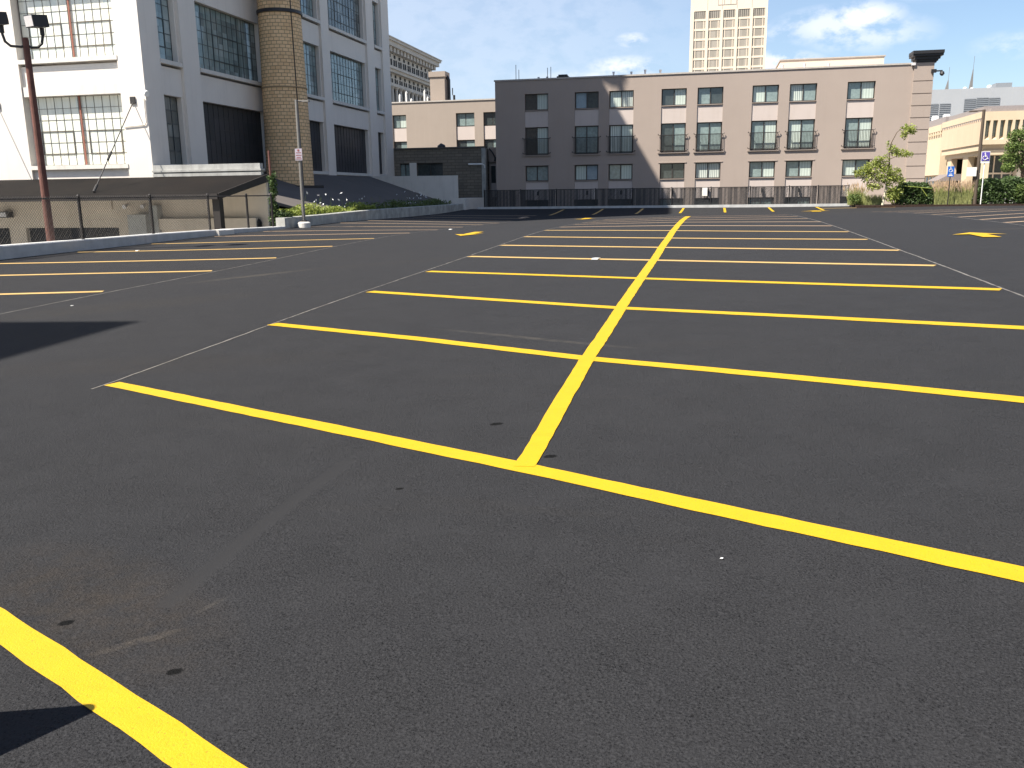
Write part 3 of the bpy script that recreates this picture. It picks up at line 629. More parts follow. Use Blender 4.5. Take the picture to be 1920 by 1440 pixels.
for x in (-25.3, -24.4):
    mb = MB(); mb.tube([(x, 34.86, 1.25), (x, 34.6, 1.15)], [.05, .10], 8); mb.build('wall_lamp', 'lens', an1)
mb = MB(); mb.tube([(-19.0, 34.8, -.2), (-19.0, 34.8, .45), (-19.0, 34.8, .62)], [.22, .22, .1], 8); mb.build('vent', 'black', an1)

# second annex along the shaded side
an2 = thing('side_annex', (-21, 50, -2.3), 'low annex with a wide dark sloping roof beside the shaded side of the factory', 'annex')
mb = MB()
A = [(-23.98, 35.4, 2.80), (-23.98, 61.0, 2.80), (-17.45, 61.0, .60), (-17.45, 36.7, .92), (-18.9, 35.4, 1.36)]
bmv = [mb.bm.verts.new(p) for p in A]; mb.bm.faces.new((bmv[0], bmv[1], bmv[2])); mb.bm.faces.new((bmv[0], bmv[2], bmv[3])); mb.bm.faces.new((bmv[0], bmv[3], bmv[4]))
r2 = bmesh.ops.extrude_face_region(mb.bm, geom=list(mb.bm.faces)); bmesh.ops.translate(mb.bm, verts=[e for e in r2['geom'] if isinstance(e, bmesh.types.BMVert)], vec=(0, 0, -.10))
mb.build('roof', 'roofing2', an2)
mb = MB(); mb.prism([(-17.44, 36.7, .93), (-17.44, 61.0, .61), (-17.44, 61.0, .36), (-17.44, 36.7, .70)], (.05, 0, 0)); mb.build('fascia', 'fascia', an2)
mb = MB(); mb.box(-23.9, -17.9, 37.0, 60.9, -2.3, .45); mb.build('wall', 'annex_wall', an2)
mb = MB(); mb.prism([(-23.97, 61.0, 2.82), (-17.42, 61.0, 2.78), (-17.42, 61.0, .4), (-23.97, 61.0, .4)], (0, .2, 0)); mb.build('parapet', 'white_trim', an2)

# ------------------------------------------------------------------ dark stone building and grey link
stn = thing('stone_building', (-20, 66.4, -2.3), 'low dark stone building between the white factory and the tan apartments', 'building')
mb = MB(); W2 = ((-23.6, -22.8), (-22.2, -20.1)); Z2 = (2.5, 3.86)
xs = [-24.4, -23.6, -22.8, -22.2, -20.1, -16.8]
mb.box(-24.4, -16.8, 66.4, 66.9, 3.86, 4.92); mb.box(-24.4, -16.8, 66.4, 66.9, -2.3, 2.5)
for a, b in ((-24.4, -23.6), (-22.8, -22.2), (-20.1, -16.8)): mb.box(a, b, 66.4, 66.9, 2.5, 3.86)
mb.box(-24.4, -16.85, 66.91, 80, -2.3, 4.9); mb.build('wall', 'stone', stn)
mb = MB(); mb.box(-24.5, -16.7, 66.3, 66.95, 4.925, 5.03); mb.build('coping', 'galv', stn)
mb = MB(); mb.box(-22.78, -22.22, 66.32, 66.398, 2.3, 3.9); mb.build('pilaster', 'white_trim', stn)
for (a, b, k) in ((-23.6, -22.8, 'p_grey'), (-22.2, -20.1, 'p_dark')):
    mb = MB(); mb.box(a, b, 66.62, 66.66, 2.5, 3.86); w = mb.build('window', k, stn)
    mb = MB(); mb.box(a, b, 66.56, 66.61, 3.78, 3.86); mb.box(a, b, 66.56, 66.61, 2.5, 2.57); mb.box((a + b) / 2 - .03, (a + b) / 2 + .03, 66.56, 66.61, 2.57, 3.78); mb.build('frame', 'dark_frame', w)
mb = MB(); mb.tube([(-18.0, 66.3, 3.7), (-16.9, 66.3, 3.7), (-16.72, 66.3, 3.62), (-16.7, 66.3, 3.4)], .07, 8); mb.build('drain_pipe', 'white_metal', stn)
mb = MB(); mb.box(-16.95, -16.62, 66.25, 66.75, .4, 4.9); mb.build('quoin', 'old_concrete', stn)
dsh = MB(); dsh.tube([(-20.4, 67.2, 4.95), (-20.4, 67.15, 5.2), (-20.4, 67.1, 5.35)], [.35, .30, .05], 12); dsh.build('satellite_dish', 'black', label='small dark dish on the roof edge of the dark stone building', cat='dish')
lk = thing('link_building', (-16.1, 68, -2.3), 'narrow grey link with one window between the stone building and the apartments', 'building')
mb = MB(); mb.box(-16.8, -15.5, 68.0, 75, -2.3, 5.0); mb.box(-16.8, -15.5, 67.85, 68.0, 3.9, 5.0); mb.build('wall', 'tan', lk)
mb = MB(); mb.box(-16.6, -15.75, 67.9, 67.99, 2.3, 3.6); w = mb.build('window', 'p_dark', lk)
mb = MB(); mb.box(-16.22, -16.12, 67.84, 67.9, 2.3, 3.6); mb.box(-16.65, -15.7, 67.84, 67.9, 3.6, 3.68); mb.build('frame', 'panel', w)
mb = MB(); mb.box(-16.6, -15.75, 67.92, 67.99, 1.2, 2.28); mb.build('panel', 'panel', lk)
mb = MB(); mb.tube([(-16.7, 67.8, 4.9), (-16.4, 67.6, 4.6), (-16.1, 67.7, 4.0)], .05, 6); mb.box(-16.25, -15.95, 67.5, 67.83, 3.95, 4.25); mb.build('wall_lamp', 'black', lk)

# ------------------------------------------------------------------ tan apartment building
apt = thing('apartment_building', (0, 65, -2.3), 'long tan stucco apartment block with pale panels, three rows of windows and balcony rails', 'building')
AX0, AX1, AT = -15.5, 14.3, 9.58
cols = [(-13.27, -11.53), (-9.58, -7.84), (-7.08, -5.34), (-3.38, -1.63), (-.88, .88), (2.84, 4.60), (5.32, 7.10), (9.06, 10.84)]
TOPP = ['dl', 'sd', 'lb', 'dl', 'gd', 'lg', 'bg', 'gl']; FRP = ['dl', 'gg', 'bl', 'dg', 'gg', 'gl', 'lg', 'gl']; LOP = ['gg', 'ls', 'gl', 'dd', 'bb', 'gl', 'gl', 'lg']; BAP = ['dd', 'dd', 'dd', 'gd', 'dd', 'gg', 'dg', 'dd']
D = .55
mb = MB(); e = [AX0] + [v_ for c_ in cols for v_ in c_] + [AX1]
for i in range(0, len(e), 2): mb.box(e[i], e[i + 1], 65, 65 + D, -2.3, AT - .08)
for a, b in cols:
    mb.box(a, b, 65, 65 + D, 8.55, AT - .08); mb.box(a, b, 65, 65 + D, 3.46, 4.2); mb.box(a, b, 65, 65 + D, -2.3, -.35)
mb.box(AX0, AX1, 65 + D + .001, 90, -2.3, AT - .1)
mb.build('wall', 'tan', apt)
mb = MB(); mb.box(AX0 - .06, AX1, 64.94, 65.5, AT - .075, AT + .03); mb.box(AX0 - .06, AX0 + .3, 65.5, 90, AT - .075, AT + .03); mb.build('coping', 'coping', apt)
mb = MB()
zq = [9.6, 8.42, 7.62, 6.85, 6.08, 5.3, 4.5, 3.72, 2.93, 2.1, 1.2, -2.0]
for a, b in zip(zq, zq[1:]): mb.box(13.15, 14.38, 64.86, 64.995, b + .03, a - .03)
mb.box(13.17, 14.36, 64.90, 64.996, -2.0, 9.5)
mb.build('corner_quoins', 'tan', apt)
mb = MB()
for (hw, z0, z1, f) in ((.60, 9.56, 9.66, .3), (.68, 9.66, 9.78, .36), (.78, 9.78, 9.96, .48), (.93, 9.96, 10.10, .62), (.95, 10.10, 10.30, .70)):
    mb.box(13.9 - hw, 13.9 + hw, 65.2 - f, 65.9, z0, z1)
mb.build('cornice', 'black', apt)
mb = MB(); mb.box(14.2, 14.5, 64.7, 64.86, 8.9, 9.12); mb.tube([(14.5, 64.75, 9.0), (14.85, 64.7, 9.0), (14.85, 64.7, 8.85)], .05, 6); mb.tube([(14.85, 64.7, 8.95), (14.85, 64.7, 8.8), (14.85, 64.7, 8.68)], [.12, .16, .06], 8); mb.build('security_camera', 'black', apt)
mb = MB(); mb.box(12.95, 13.2, 64.75, 64.93, 9.42, 9.58); mb.build('roof_lamp', 'lens', apt)
def apt_window(a, b, z0, z1, pp, fr=.05, sill=True):
    y = 65.17
    mb = MB(); mb.box(a, b, y, y + .08, z1 - fr, z1); mb.box(a, b, y, y + .08, z0, z0 + fr); mb.box(a, a + fr, y, y + .08, z0 + fr, z1 - fr); mb.box(b - fr, b, y, y + .08, z0 + fr, z1 - fr)
    mm = (a + b) / 2; mb.box(mm - .035, mm + .035, y - .01, y + .07, z0 + fr, z1 - fr)
    w = mb.build('window', 'dark_frame', apt)
    for (u0, u1), c_ in zip(((a + fr, mm - .035), (mm + .035, b - fr)), pp):
        mb = MB(); mb.box(u0, u1, y + .05, y + .07, z0 + fr, z1 - fr); mb.build('pane', PANE[c_], w)
    if sill:
        mb = MB(); mb.box(a - .02, b + .02, 64.98, 65.17, z0 - .05, z0 - .005); mb.build('sill', 'tan', w)
    return w
for i, (a, b) in enumerate(cols):
    apt_window(a + .03, b - .03, 7.42, 8.55, TOPP[i]); w = apt_window(a + .03, b - .03, 4.24, 6.2, FRP[i], .055, False); apt_window(a + .03, b - .03, 2.36, 3.44, LOP[i]); apt_window(a + .03, b - .03, -.3, .95, BAP[i], .05, False)
    for z0, z1 in ((6.21, 7.34), (.98, 2.28)):
        mb = MB(); mb.box(a + .003, b - .003, 65.06, 65.16, z0, z1); mb.build('panel', 'panel', apt)
    mb = MB(); mb.box(a - .12, b + .12, 64.965, 65.0, 3.46, 3.53); mb.build('lintel', 'tan', apt)
    mb = MB(); x0, x1 = a - .03, b + .03; y = 64.84
    mb.box(x0, x1, y, y + .04, 5.36, 5.41); mb.box(x0, x1, y, y + .04, 4.30, 4.34)
    n = 19
    for k in range(n + 1):
        x = x0 + (x1 - x0) * k / n; mb.box(x - .011, x + .011, y + .008, y + .032, 4.345, 5.355)
    for sx_, sg in ((x0, -1), (x1, 1)):
        for z in (5.38, 4.32): mb.tube([(sx_, y + .02, z), (sx_ + sg * .08, y + .02, z), (sx_ + sg * .14, y + .06, z + .07)], [.02, .02, .04], 6); mb.tube([(sx_, y + .02, z), (sx_, 65.0, z)], .02, 5)
    mb.build('balcony_rail', 'iron', apt)
    mb = MB(); mb.box(a - .18, b + .18, 64.90, 64.998, 4.14, 4.215); mb.build('balcony_ledge', 'tan', apt)
    mb = MB(); mb.tube([(a + .95, 65.08, 1.55), (a + .95, 64.95, 1.5), (a + .95, 64.95, 1.3)], .08, 6); mb.build('wall_lamp', 'iron', apt)
# things on the apartment roof
mb = MB(); mb.box(-11.0, -10.15, 65.6, 66.3, 9.5, 9.78); mb.box(-10.9, -10.25, 65.7, 66.2, 9.78, 9.9); mb.build('roof_vent', 'black', label='dark box vent on the roof edge of the apartments, left half', cat='roof vent')
for i, (x, h_) in enumerate(((-14.12, 1.25), (-13.9, .9), (-11.75, .95), (-11.5, 1.0))):
    mb = MB(); mb.tube([(x, 66, 9.4), (x, 66, 9.5 + h_)], .025, 6); mb.build('antenna_rod', 'grey_metal', label=['tallest thin antenna rod on the apartment roof, far left', 'second thin antenna rod, just right of the tallest', 'thin antenna rod left of the dark roof vent, left of its pair', 'thin antenna rod nearest the dark roof vent'][i], cat='antenna', group='thin rods on the apartment roof')
for i, (x, h_) in enumerate(((-12.6, .35), (-11.95, .35), (-7.0, .5), (-5.7, .45), (-4.7, .55), (-3.6, .5), (4.9, .45), (6.4, .5), (8.0, .45))):
    mb = MB(); mb.tube([(x, 67, 9.3), (x, 67, 9.55 + h_ * .7), (x, 67, 9.6 + h_)], [.06, .06, .1], 8); mb.build('vent_pipe', 'white_metal', label='small white vent pipe on the apartment roof, %s from the left' % (['first'] + ORD[1:])[i], cat='vent pipe', group='white vent pipes on the apartment roof')

# ------------------------------------------------------------------ far fence
ff = thing('slatted_fence', (0, 60, .4), 'dark fence with privacy slats in front of the tan apartments', 'fence')
posts = [-15.2, -12.6, -10.1, -7.4, -4.9, -2.3, .25, 2.75, 5.2, 7.0, 8.85]
zt = lambda x: 1.71
for a, b in zip(posts, posts[1:]):
    mb = MB(); n = int((b - a) / .075)
    for k in range(n):
        x = a + .04 + (b - a - .08) * k / n; w_ = .026 + random.uniform(-.008, .010)
        mb.box(x - w_, x + w_, 60.0, 60.006, .50, 1.68 + random.uniform(-.01, .02))
    for k in range(int((b - a) / .3)):
        x = a + .3 * k; mb.tube([(x, 60.0, .52), (min(x + 1.1, b), 60.0, 1.65)], .006, 3)
    mb.build('slat_panel', 'black', ff)
for x in posts:
    mb = MB(); mb.tube([(x, 59.97, .3), (x, 59.97, 1.76)], .035, 6); mb.build('post', 'black', ff)
mb = MB(); mb.tube([(-15.2, 59.96, 1.70), (8.85, 59.96, 1.70)], .022, 6); mb.build('top_rail', 'black', ff)
mb = MB(); mb.box(-.31, .02, 59.88, 59.9, 1.16, 1.69); sg = mb.build('fence_sign', 'sign_white', loc=(-.15, 59.89, 1.16), label='small blank white sign hung on the dark slatted fence', cat='sign')

# ------------------------------------------------------------------ near chain-link fence on the left kerb
nf = thing('chain_link_fence', (-16.62, 24, .45), 'chain-link fence with brown posts standing on the left kerb', 'fence')
FX = -16.62
kt = lambda y: interp([2, 10, 14, 17.7, 21, 24.5, 27.1, 32.2], [.30, .40, .44, .475, .465, .46, .44, .36], y)
ft = lambda y: 1.60
py = [14.2, 17.5, 20.85, 24.0, 27.2, 29.8, 31.7]
for y in py:
    mb = MB(); mb.tube([(FX, y, kt(y) - .1), (FX, y, ft(y) + .02)], .042, 8); mb.tube([(FX, y, ft(y) + .02), (FX, y, ft(y) + .06)], [.05, .02], 8); mb.build('post', 'fascia', nf)
mb = MB(); mb.tube([(FX, 14.2, 1.56), (FX, 31.7, 1.56)], .022, 6); mb.build('top_rail', 'fascia', nf)
for a, b in zip(py, py[1:]):
    if a > 27: continue
    mb = MB(); H = 1.12; n = int((b - a + H) / .085)
    for k in range(n):
        for sgn in (1, -1):
            y0 = a - H + .085 * k; z0 = kt(a) + .03
            p0, p1 = y0, y0 + H
            ya, yb = max(p0, a), min(p1, b)
            if yb <= ya: continue
            za, zb = z0 + (ya - p0), z0 + (yb - p0)
            if sgn < 0: za, zb = z0 + H - (ya - p0), z0 + H - (yb - p0)
            xx = FX + .03 + .004 * sgn
            mb.tube([(xx, ya, za), (xx, yb, zb)], .0046, 3, False)
    mb.build('mesh_panel', 'galv', nf)

# ------------------------------------------------------------------ lamp posts
lp = thing('lamp_post', (-17.05, 20.3, .45), 'rusty brown twin-head lamp post standing behind the left fence', 'lamp post')
P0 = Vector((-17.05, 20.15, 0))
mb = MB(); mb.tube([(P0.x, P0.y, -1.0), (P0.x, P0.y, 5.55)], [.115, .075], 14); mb.build('pole', 'rust', lp)
dr = Vector((.76, .65, 0))
for s_, rr_ in ((-1, .50), (1, .40)):
    arm = [P0 + Vector((0, 0, 5.38)), P0 + dr * s_ * .12 + Vector((0, 0, 5.33)), P0 + dr * s_ * (rr_ - .15) + Vector((0, 0, 5.34)), P0 + dr * s_ * (rr_ - .04) + Vector((0, 0, 5.44)), P0 + dr * s_ * rr_ + Vector((0, 0, 5.62)), P0 + dr * s_ * rr_ + Vector((0, 0, 5.80))]
    mb = MB(); mb.tube(arm, .035, 8); mb.tube([arm[-1] - Vector((0, 0, .16)), arm[-1] + Vector((0, 0, .02))], .055, 8)
    ao = mb.build('arm', 'iron', lp)
    c = arm[-1] + Vector((0, 0, .17)) - dr * .10
    ax = -(dr * -.80 + Vector((.65, -.76, 0)) * .55 + Vector((0, 0, -.12))).normalized(); ay = Vector((0, 0, 1)).cross(ax).normalized()
    mb = MB(); mb.obox(c, ax, .21, ay, .17, .145); mb.obox(c + ax * .235, ax, .03, ay, .10, .09)
    hd = mb.build('lamp_head', 'black', lp)
    mb = MB(); mb.obox(c - ax * .215, ax, .006, ay, .15, .125); mb.build('lens', 'lens', hd)
mp_ = thing('lamp_post', (-16.05, 33.2, .2), 'slender grey lamp post on a white concrete footing with a small parking notice', 'lamp post')
Q = (-16.02, 33.2)
mb = MB(); mb.tube([(Q[0], Q[1], .5), (Q[0], Q[1], 5.25)], [.075, .06], 10); mb.build('pole', 'grey_metal', mp_)
mb = MB(); mb.tube([(Q[0], Q[1], g(*Q) - .2), (Q[0], Q[1], .45), (Q[0], Q[1], .5)], [.26, .26, .2], 20); mb.build('footing', 'white_trim', mp_)
mb = MB(); mb.box(Q[0] - .1, Q[0] + .1, Q[1] - .1, Q[1] + .1, .5, .56); mb.build('base_plate', 'iron', mp_)
mb = MB(); mb.tube([(Q[0], Q[1], 5.2), (Q[0] + .3, Q[1] + .1, 5.2)], .03, 6); mb.obox((Q[0] + .36, Q[1] + .1, 5.2), (1, 0, 0), .14, (0, 1, 0), .08, .035); mb.build('lamp_head', 'grey_metal', mp_)
mb = MB(); mb.box(Q[0] - .15, Q[0] + .15, Q[1] - .10, Q[1] - .085, 2.92, 3.38); ns = mb.build('parking_notice', 'sign_grey', loc=(Q[0], Q[1] - .09, 2.92), label='small white parking notice strapped to the slender grey lamp post', cat='sign')
o0 = Vector((Q[0], Q[1] - .09, 2.92))
mb = MB()
for z, w_ in ((3.22, .11), (3.12, .12), (3.04, .09), (2.98, .12)): mb.box(Q[0] - w_, Q[0] + w_, Q[1] - .107, Q[1] - .101, z - .012, z + .012)
mb.tube([(Q[0], Q[1] - .107, 3.31), (Q[0], Q[1] - .101, 3.31)], .045, 12)
ORG[ns.name] = o0; mb.build('lettering', 'sign_red', ns)
rp = thing('lamp_post', (15.7, 57.6, .4), 'brown lamp post with a flat arm head beside the right hedge', 'lamp post')
mb = MB(); mb.tube([(15.68, 57.6, .3), (15.68, 57.6, 5.92)], [.11, .085], 10); mb.build('pole', 'bronze_pole', rp)
mb = MB(); mb.tube([(15.66, 57.6, 5.86), (15.2, 57.6, 5.86)], .03, 6); mb.obox((15.12, 57.6, 5.84), (1, 0, 0), .22, (0, 1, 0), .14, .035); mb.build('lamp_head', 'bronze_pole', rp)
mb = MB(); mb.box(15.02, 15.56, 57.42, 57.44, 2.13, 2.65); mb.build('notice_board', 'sign_white', loc=(15.3, 57.43, 2.13), label='blank pale board fixed beside the brown lamp post on the right', cat='sign')
mb = MB(); mb.tube([(15.55, 57.5, 2.4), (15.66, 57.56, 2.4)], .02, 5); b_ = mb.build('sign_bracket', 'bronze_pole', rp)

def wheelchair_sign(x, y, z0, z1, w, mat, label, faded):
    t_ = thing('accessible_parking_sign', (x, y, .4), label, 'sign')
    mb = MB(); mb.tube([(x, y + .05, .3), (x, y + .05, z1 - .05)], .03, 6); mb.build('post', 'white_metal' if faded else 'iron', t_)
    if faded:
        mb = MB(); mb.box(x - w / 2 - .03, x + w / 2 + .03, y - .012, y, z0 - .13, z1 + .04); mb.build('backing', 'sign_white', t_)
    mb = MB(); mb.box(x - w / 2, x + w / 2, y - .03, y - .013, z0, z1); pl = mb.build('plate', mat, t_)
    h_ = z1 - z0 if faded else (z1 - z0) * .62; zb = z1 - h_; u = h_ / 10; yy = y - .036
    mb = MB(); X = lambda a: x + (a - 5) * u * .9; Z = lambda a: zb + a * u
    def bar(pts, r_): mb.tube([(X(a), yy, Z(b)) for a, b in pts], r_ * u, 5)
    mb.tube([(X(4.2), yy - .005, Z(8.6)), (X(4.2), yy + .005, Z(8.6))], .75 * u, 10)
    bar([(4.3, 7.6), (4.5, 4.6), (6.6, 4.6), (7.5, 2.2), (8.4, 2.5)], .5); bar([(4.4, 6.2), (6.4, 6.2)], .35)
    bar([(5 - .8 + 2.4 * math.cos(R(a)), 3.4 + 2.4 * math.sin(R(a))) for a in range(120, 345, 20)], .35)
    mb.build('wheelchair_symbol', 'sign_white', pl)
    if not faded:
        mb = MB(); mb.box(x - w * .3, x + w * .3, y - .036, y - .031, z0 + .05, z0 + .10); mb.box(x - w * .2, x + w * .2, y - .036, y - .031, z0 + .13, z0 + .17); mb.build('lettering', 'sign_white', pl)
wheelchair_sign(15.93, 57.3, 3.0, 3.5, .42, 'sign_violet', 'faded violet-blue wheelchair sign on a white post, right of the brown lamp post', True)
wheelchair_sign(14.12, 57.3, 2.12, 2.72, .36, 'sign_blue', 'bright blue wheelchair sign above the tall grass', False)

# ------------------------------------------------------------------ vegetation
def leaves(mb, c, r, n, s, flat=.6, shell=.35):
    c = Vector(c)
    for _ in range(n):
        d = Vector((random.gauss(0, 1), random.gauss(0, 1), random.gauss(0, 1))).normalized() * (shell + (1 - shell) * random.random() ** .6)
        p = c + Vector((d.x * r[0], d.y * r[1], d.z * r[2])); leaf(mb, p, s)
def leaf(mb, p, s):
    a = Vector((random.gauss(0, 1), random.gauss(0, 1), random.gauss(0, .7))).normalized(); b = a.cross(Vector((random.gauss(0, 1), random.gauss(0, 1), random.gauss(0, 1)))).normalized()
    l = s * random.uniform(.7, 1.4); w_ = l * .42
    mb.face([p - a * l * .5, p + b * w_ * .5, p + a * l * .5, p - b * w_ * .5])
def shrub(name, c, r, n, s, mat, label, cat, group=None, lump=9, core=True, stem='bark', flat_top=None):
    t_ = thing(name, (c[0], c[1], c[2] - r[2]), label, cat, group)
    mb = MB(); z0 = c[2] - r[2]
    for k in range(5): mb.tube([(c[0] + random.uniform(-.3, .3) * r[0], c[1], z0 - .1), (c[0] + random.uniform(-.7, .7) * r[0], c[1] + random.uniform(-.4, .4) * r[1], c[2])], [.03, .012], 5)
    mb.build('stem', stem, t_)
    mb = MB()
    for k in range(lump):
        d = Vector((random.uniform(-1, 1), random.uniform(-1, 1), random.uniform(-.8, 1)));
        if d.length > 1: d.normalize()
        q = (c[0] + d.x * r[0] * .62, c[1] + d.y * r[1] * .62, c[2] + d.z * r[2] * .58); f = random.uniform(.34, .56)
        leaves(mb, q, (r[0] * f, r[1] * f, r[2] * f), n // lump, s)
    mb.build('foliage', mat, t_, fix=False)
    return t_
def hedge(x0, x1, y0, y1, z0, z1, n, s, mat, label, tip=.2):
    t_ = thing('hedge', ((x0 + x1) / 2, (y0 + y1) / 2, z0), label, 'hedge')
    mb = MB()
    for k in range(int((x1 - x0) * 3)): 
        x = random.uniform(x0 + .1, x1 - .1); mb.tube([(x, (y0 + y1) / 2, z0 - .1), (x + random.uniform(-.2, .2), (y0 + y1) / 2, z0 + (z1 - z0) * .6)], [.03, .012], 5)
    mb.build('stem', 'bark', t_)
    mb = MB()
    for k in range(n):
        x = random.uniform(x0, x1); y = y0 + (y1 - y0) * random.random() ** 1.1
        top = z1 - tip * (.5 + .5 * math.sin(x * 3.1) * math.cos(x * 1.3 + 2)) - .15 * random.random(); bot = z0 + .12 * random.random() + .05 * math.sin(x * 5)
        e_ = min(x - x0, x1 - x); top -= max(0, .35 - e_) * .9
        z = bot + (top - bot) * random.random() ** .8
        leaf(mb, Vector((x, y + .12 * math.sin(x * 4 + z * 3), z)), s)
    mb.build('foliage', mat, t_, fix=False)
def grass(c, rx, ry, h_, n, label, cat, plume=True, gm='grass_green', name='ornamental_grass'):
    t_ = thing(name, c, label, cat)
    mb = MB(); mp2 = MB()
    for k in range(n):
        x = c[0] + random.uniform(-1, 1) * rx; y = c[1] + random.uniform(-1, 1) * ry; L = h_ * random.uniform(.35, .9); lx, ly_ = random.gauss(0, .16), random.gauss(0, .12); w_ = .012
        p0 = Vector((x, y, c[2])); p1 = p0 + Vector((lx * L * .5, ly_ * L * .5, L * .6)); p2 = p0 + Vector((lx * L * 1.5, ly_ * L, L))
        mb.face([p0 - Vector((w_, 0, 0)), p0 + Vector((w_, 0, 0)), p1 + Vector((w_ * .8, 0, 0)), p1 - Vector((w_ * .8, 0, 0))]); mb.face([p1 - Vector((w_ * .8, 0, 0)), p1 + Vector((w_ * .8, 0, 0)), p2])
        if plume and k % 5 == 0:
            q0 = p0 + Vector((lx * h_, ly_ * h_, h_ * random.uniform(.5, .85))); q1 = q0 + Vector((lx * .4, ly_ * .3, h_ * random.uniform(.15, .28))); w2 = .022
            mp2.face([q0 - Vector((w2 * .3, 0, 0)), q0 + Vector((w2 * .3, 0, 0)), q0.lerp(q1, .5) + Vector((w2, 0, 0)), q1, q0.lerp(q1, .5) - Vector((w2, 0, 0))])
    mb.build('blades', gm, t_, fix=False)
    if plume: mp2.build('plumes', 'plume', t_, fix=False)
# young tree right of the apartments
tr_ = thing('young_tree', (10.5, 57.6, .42), 'thin young tree with sparse bright green leaves in front of the apartments', 'tree')
TY = 57.6
mb = MB()
mb.tube([(10.5, TY, .4), (10.58, TY, 1.0), (10.66, TY, 1.9)], [.085, .06, .05], 8); mb.build('trunk', 'bark_pale', tr_)
mb = MB()
mb.tube([(10.66, TY, 1.9), (10.72, TY, 2.9), (10.66, TY, 3.6), (10.75, TY, 4.2), (11.0, TY, 4.75), (11.35, TY, 5.1)], [.05, .045, .035, .028, .02, .01], 6)
for a, b in (((10.62, 1.7), (9.9, 2.3)), ((9.9, 2.3), (9.0, 2.65)), ((9.9, 2.3), (9.75, 3.1)), ((10.68, 2.4), (11.3, 2.3)), ((10.7, 3.2), (11.6, 3.55)), ((10.66, 2.0), (10.2, 1.5)), ((10.7, 2.8), (10.1, 3.2)), ((10.6, 1.5), (11.3, 1.1)), ((9.8, 2.2), (9.3, 1.9))):
    mb.tube([(a[0], TY, a[1]), ((a[0] + b[0]) / 2, TY + random.uniform(-.2, .2), (a[1] + b[1]) / 2 + .05), (b[0], TY + random.uniform(-.3, .3), b[1])], [.022, .016, .006], 5)
mb.build('limbs', 'bark', tr_)
mb = MB()
for (x, z, rx, rz, n) in ((10.0, 2.45, .7, .45, 200), (9.2, 2.35, .45, .3, 90), (10.6, 2.5, .4, .5, 120), (11.62, 4.95, .50, .34, 190), (11.45, 4.6, .24, .26, 60), (11.9, 4.8, .25, .2, 40), (10.85, 3.75, .34, .34, 120), (11.3, 3.55, .48, .26, 150), (11.75, 3.45, .30, .22, 80), (10.55, 4.1, .1, .2, 14),
                          (9.95, 2.95, .42, .28, 130), (10.3, 2.75, .45, .35, 130), (9.3, 2.62, .42, .24, 100), (8.95, 2.45, .34, .17, 70), (9.6, 2.35, .38, .26, 90), (9.45, 2.0, .3, .22, 50),
                          (11.05, 2.35, .45, .45, 230), (11.35, 2.0, .38, .34, 170), (10.75, 1.95, .40, .40, 160), (10.2, 2.1, .48, .40, 170), (9.95, 1.6, .55, .30, 150), (9.6, 2.75, .5, .35, 150), (10.15, 3.2, .35, .25, 80), (11.0, 1.0, .5, .4, 200), (10.9, 1.4, .35, .3, 110), (11.3, 1.25, .4, .4, 120), (10.5, 3.2, .25, .35, 50)):
    leaves(mb, (x, TY, z), (rx, rx * .9, rz), int(n * 1.35), .155, shell=.12)
mb.build('crown', 'leaf_young', tr_, fix=False)
shrub('bush', (9.0, 58.2, .85), (.52, .4, .42), 900, .10, 'leaf_mid', 'small green bush at the right end of the slatted fence', 'bush')
grass((9.15, 58.9, .5), .45, .3, 1.35, 420, 'clump of pinkish plumed grass behind the small green bush', 'grass clump')
grass((10.1, 58.5, .45), .55, .35, .85, 520, 'low clump of pale grass left of the young tree trunk', 'grass clump', False)
hedge(11.4, 13.35, 57.7, 59.0, .42, 1.95, 7500, .14, 'leaf_dark', 'rounded dark green hedge between the young tree and the tall plumed grass', .12)
shrub('bush', (11.2, 58.0, 1.05), (.62, .5, .6), 1300, .10, 'leaf_mid', 'leafy mid-green bush at the foot of the young tree', 'bush')
grass((14.5, 58.2, .42), 1.05, .5, 1.45, 2600, 'wide clump of tall grass with tan plumes beside the right hedge', 'grass clump')
hedge(15.75, 20.5, 57.5, 59.0, .42, 2.15, 15000, .15, 'leaf_dark', 'long dark green hedge at the right edge of the picture', .25)
shrub('bush', (18.2, 57.8, 1.2), (.8, .5, .75), 1800, .11, 'leaf_mid', 'lighter yellow-green bush in front of the right end of the hedge', 'bush')
mb = MB(); mb.tube([(11.6, 57.6, 1.62), (13.2, 57.55, 1.45)], .035, 5); mb.tube([(12.6, 57.5, 1.5), (12.95, 57.45, 1.02)], .03, 5); mb.build('fallen_branch', 'leaf_weed', loc=None, label='pale yellow strip lying across the top of the rounded dark hedge', cat='branch')
rt = thing('broadleaf_tree', (18.6, 61.5, .3), 'dark broadleaf tree cut off by the right edge of the picture', 'tree')
mb = MB(); mb.tube([(19.6, 62, .2), (19.5, 62, 2.4), (19.3, 62, 4.2)], [.16, .12, .06], 8); mb.tube([(19.5, 62, 2.4), (18.6, 61.8, 3.6), (18.3, 61.8, 4.3)], [.07, .05, .02], 6); mb.build('trunk', 'bark', rt)
mb = MB()
for q in ((19.2, 62, 4.0, .9), (18.6, 61.8, 3.3, .6), (18.9, 62, 4.6, .55), (18.5, 61.6, 2.7, .45), (19.6, 62.2, 3.0, .9), (19.9, 62, 4.8, .9), (18.75, 61.8, 3.9, .55)): leaves(mb, q[:3], (q[3], q[3], q[3] * .75), 650, .15, shell=.2)
mb.build('crown', 'leaf_mid', rt, fix=False)
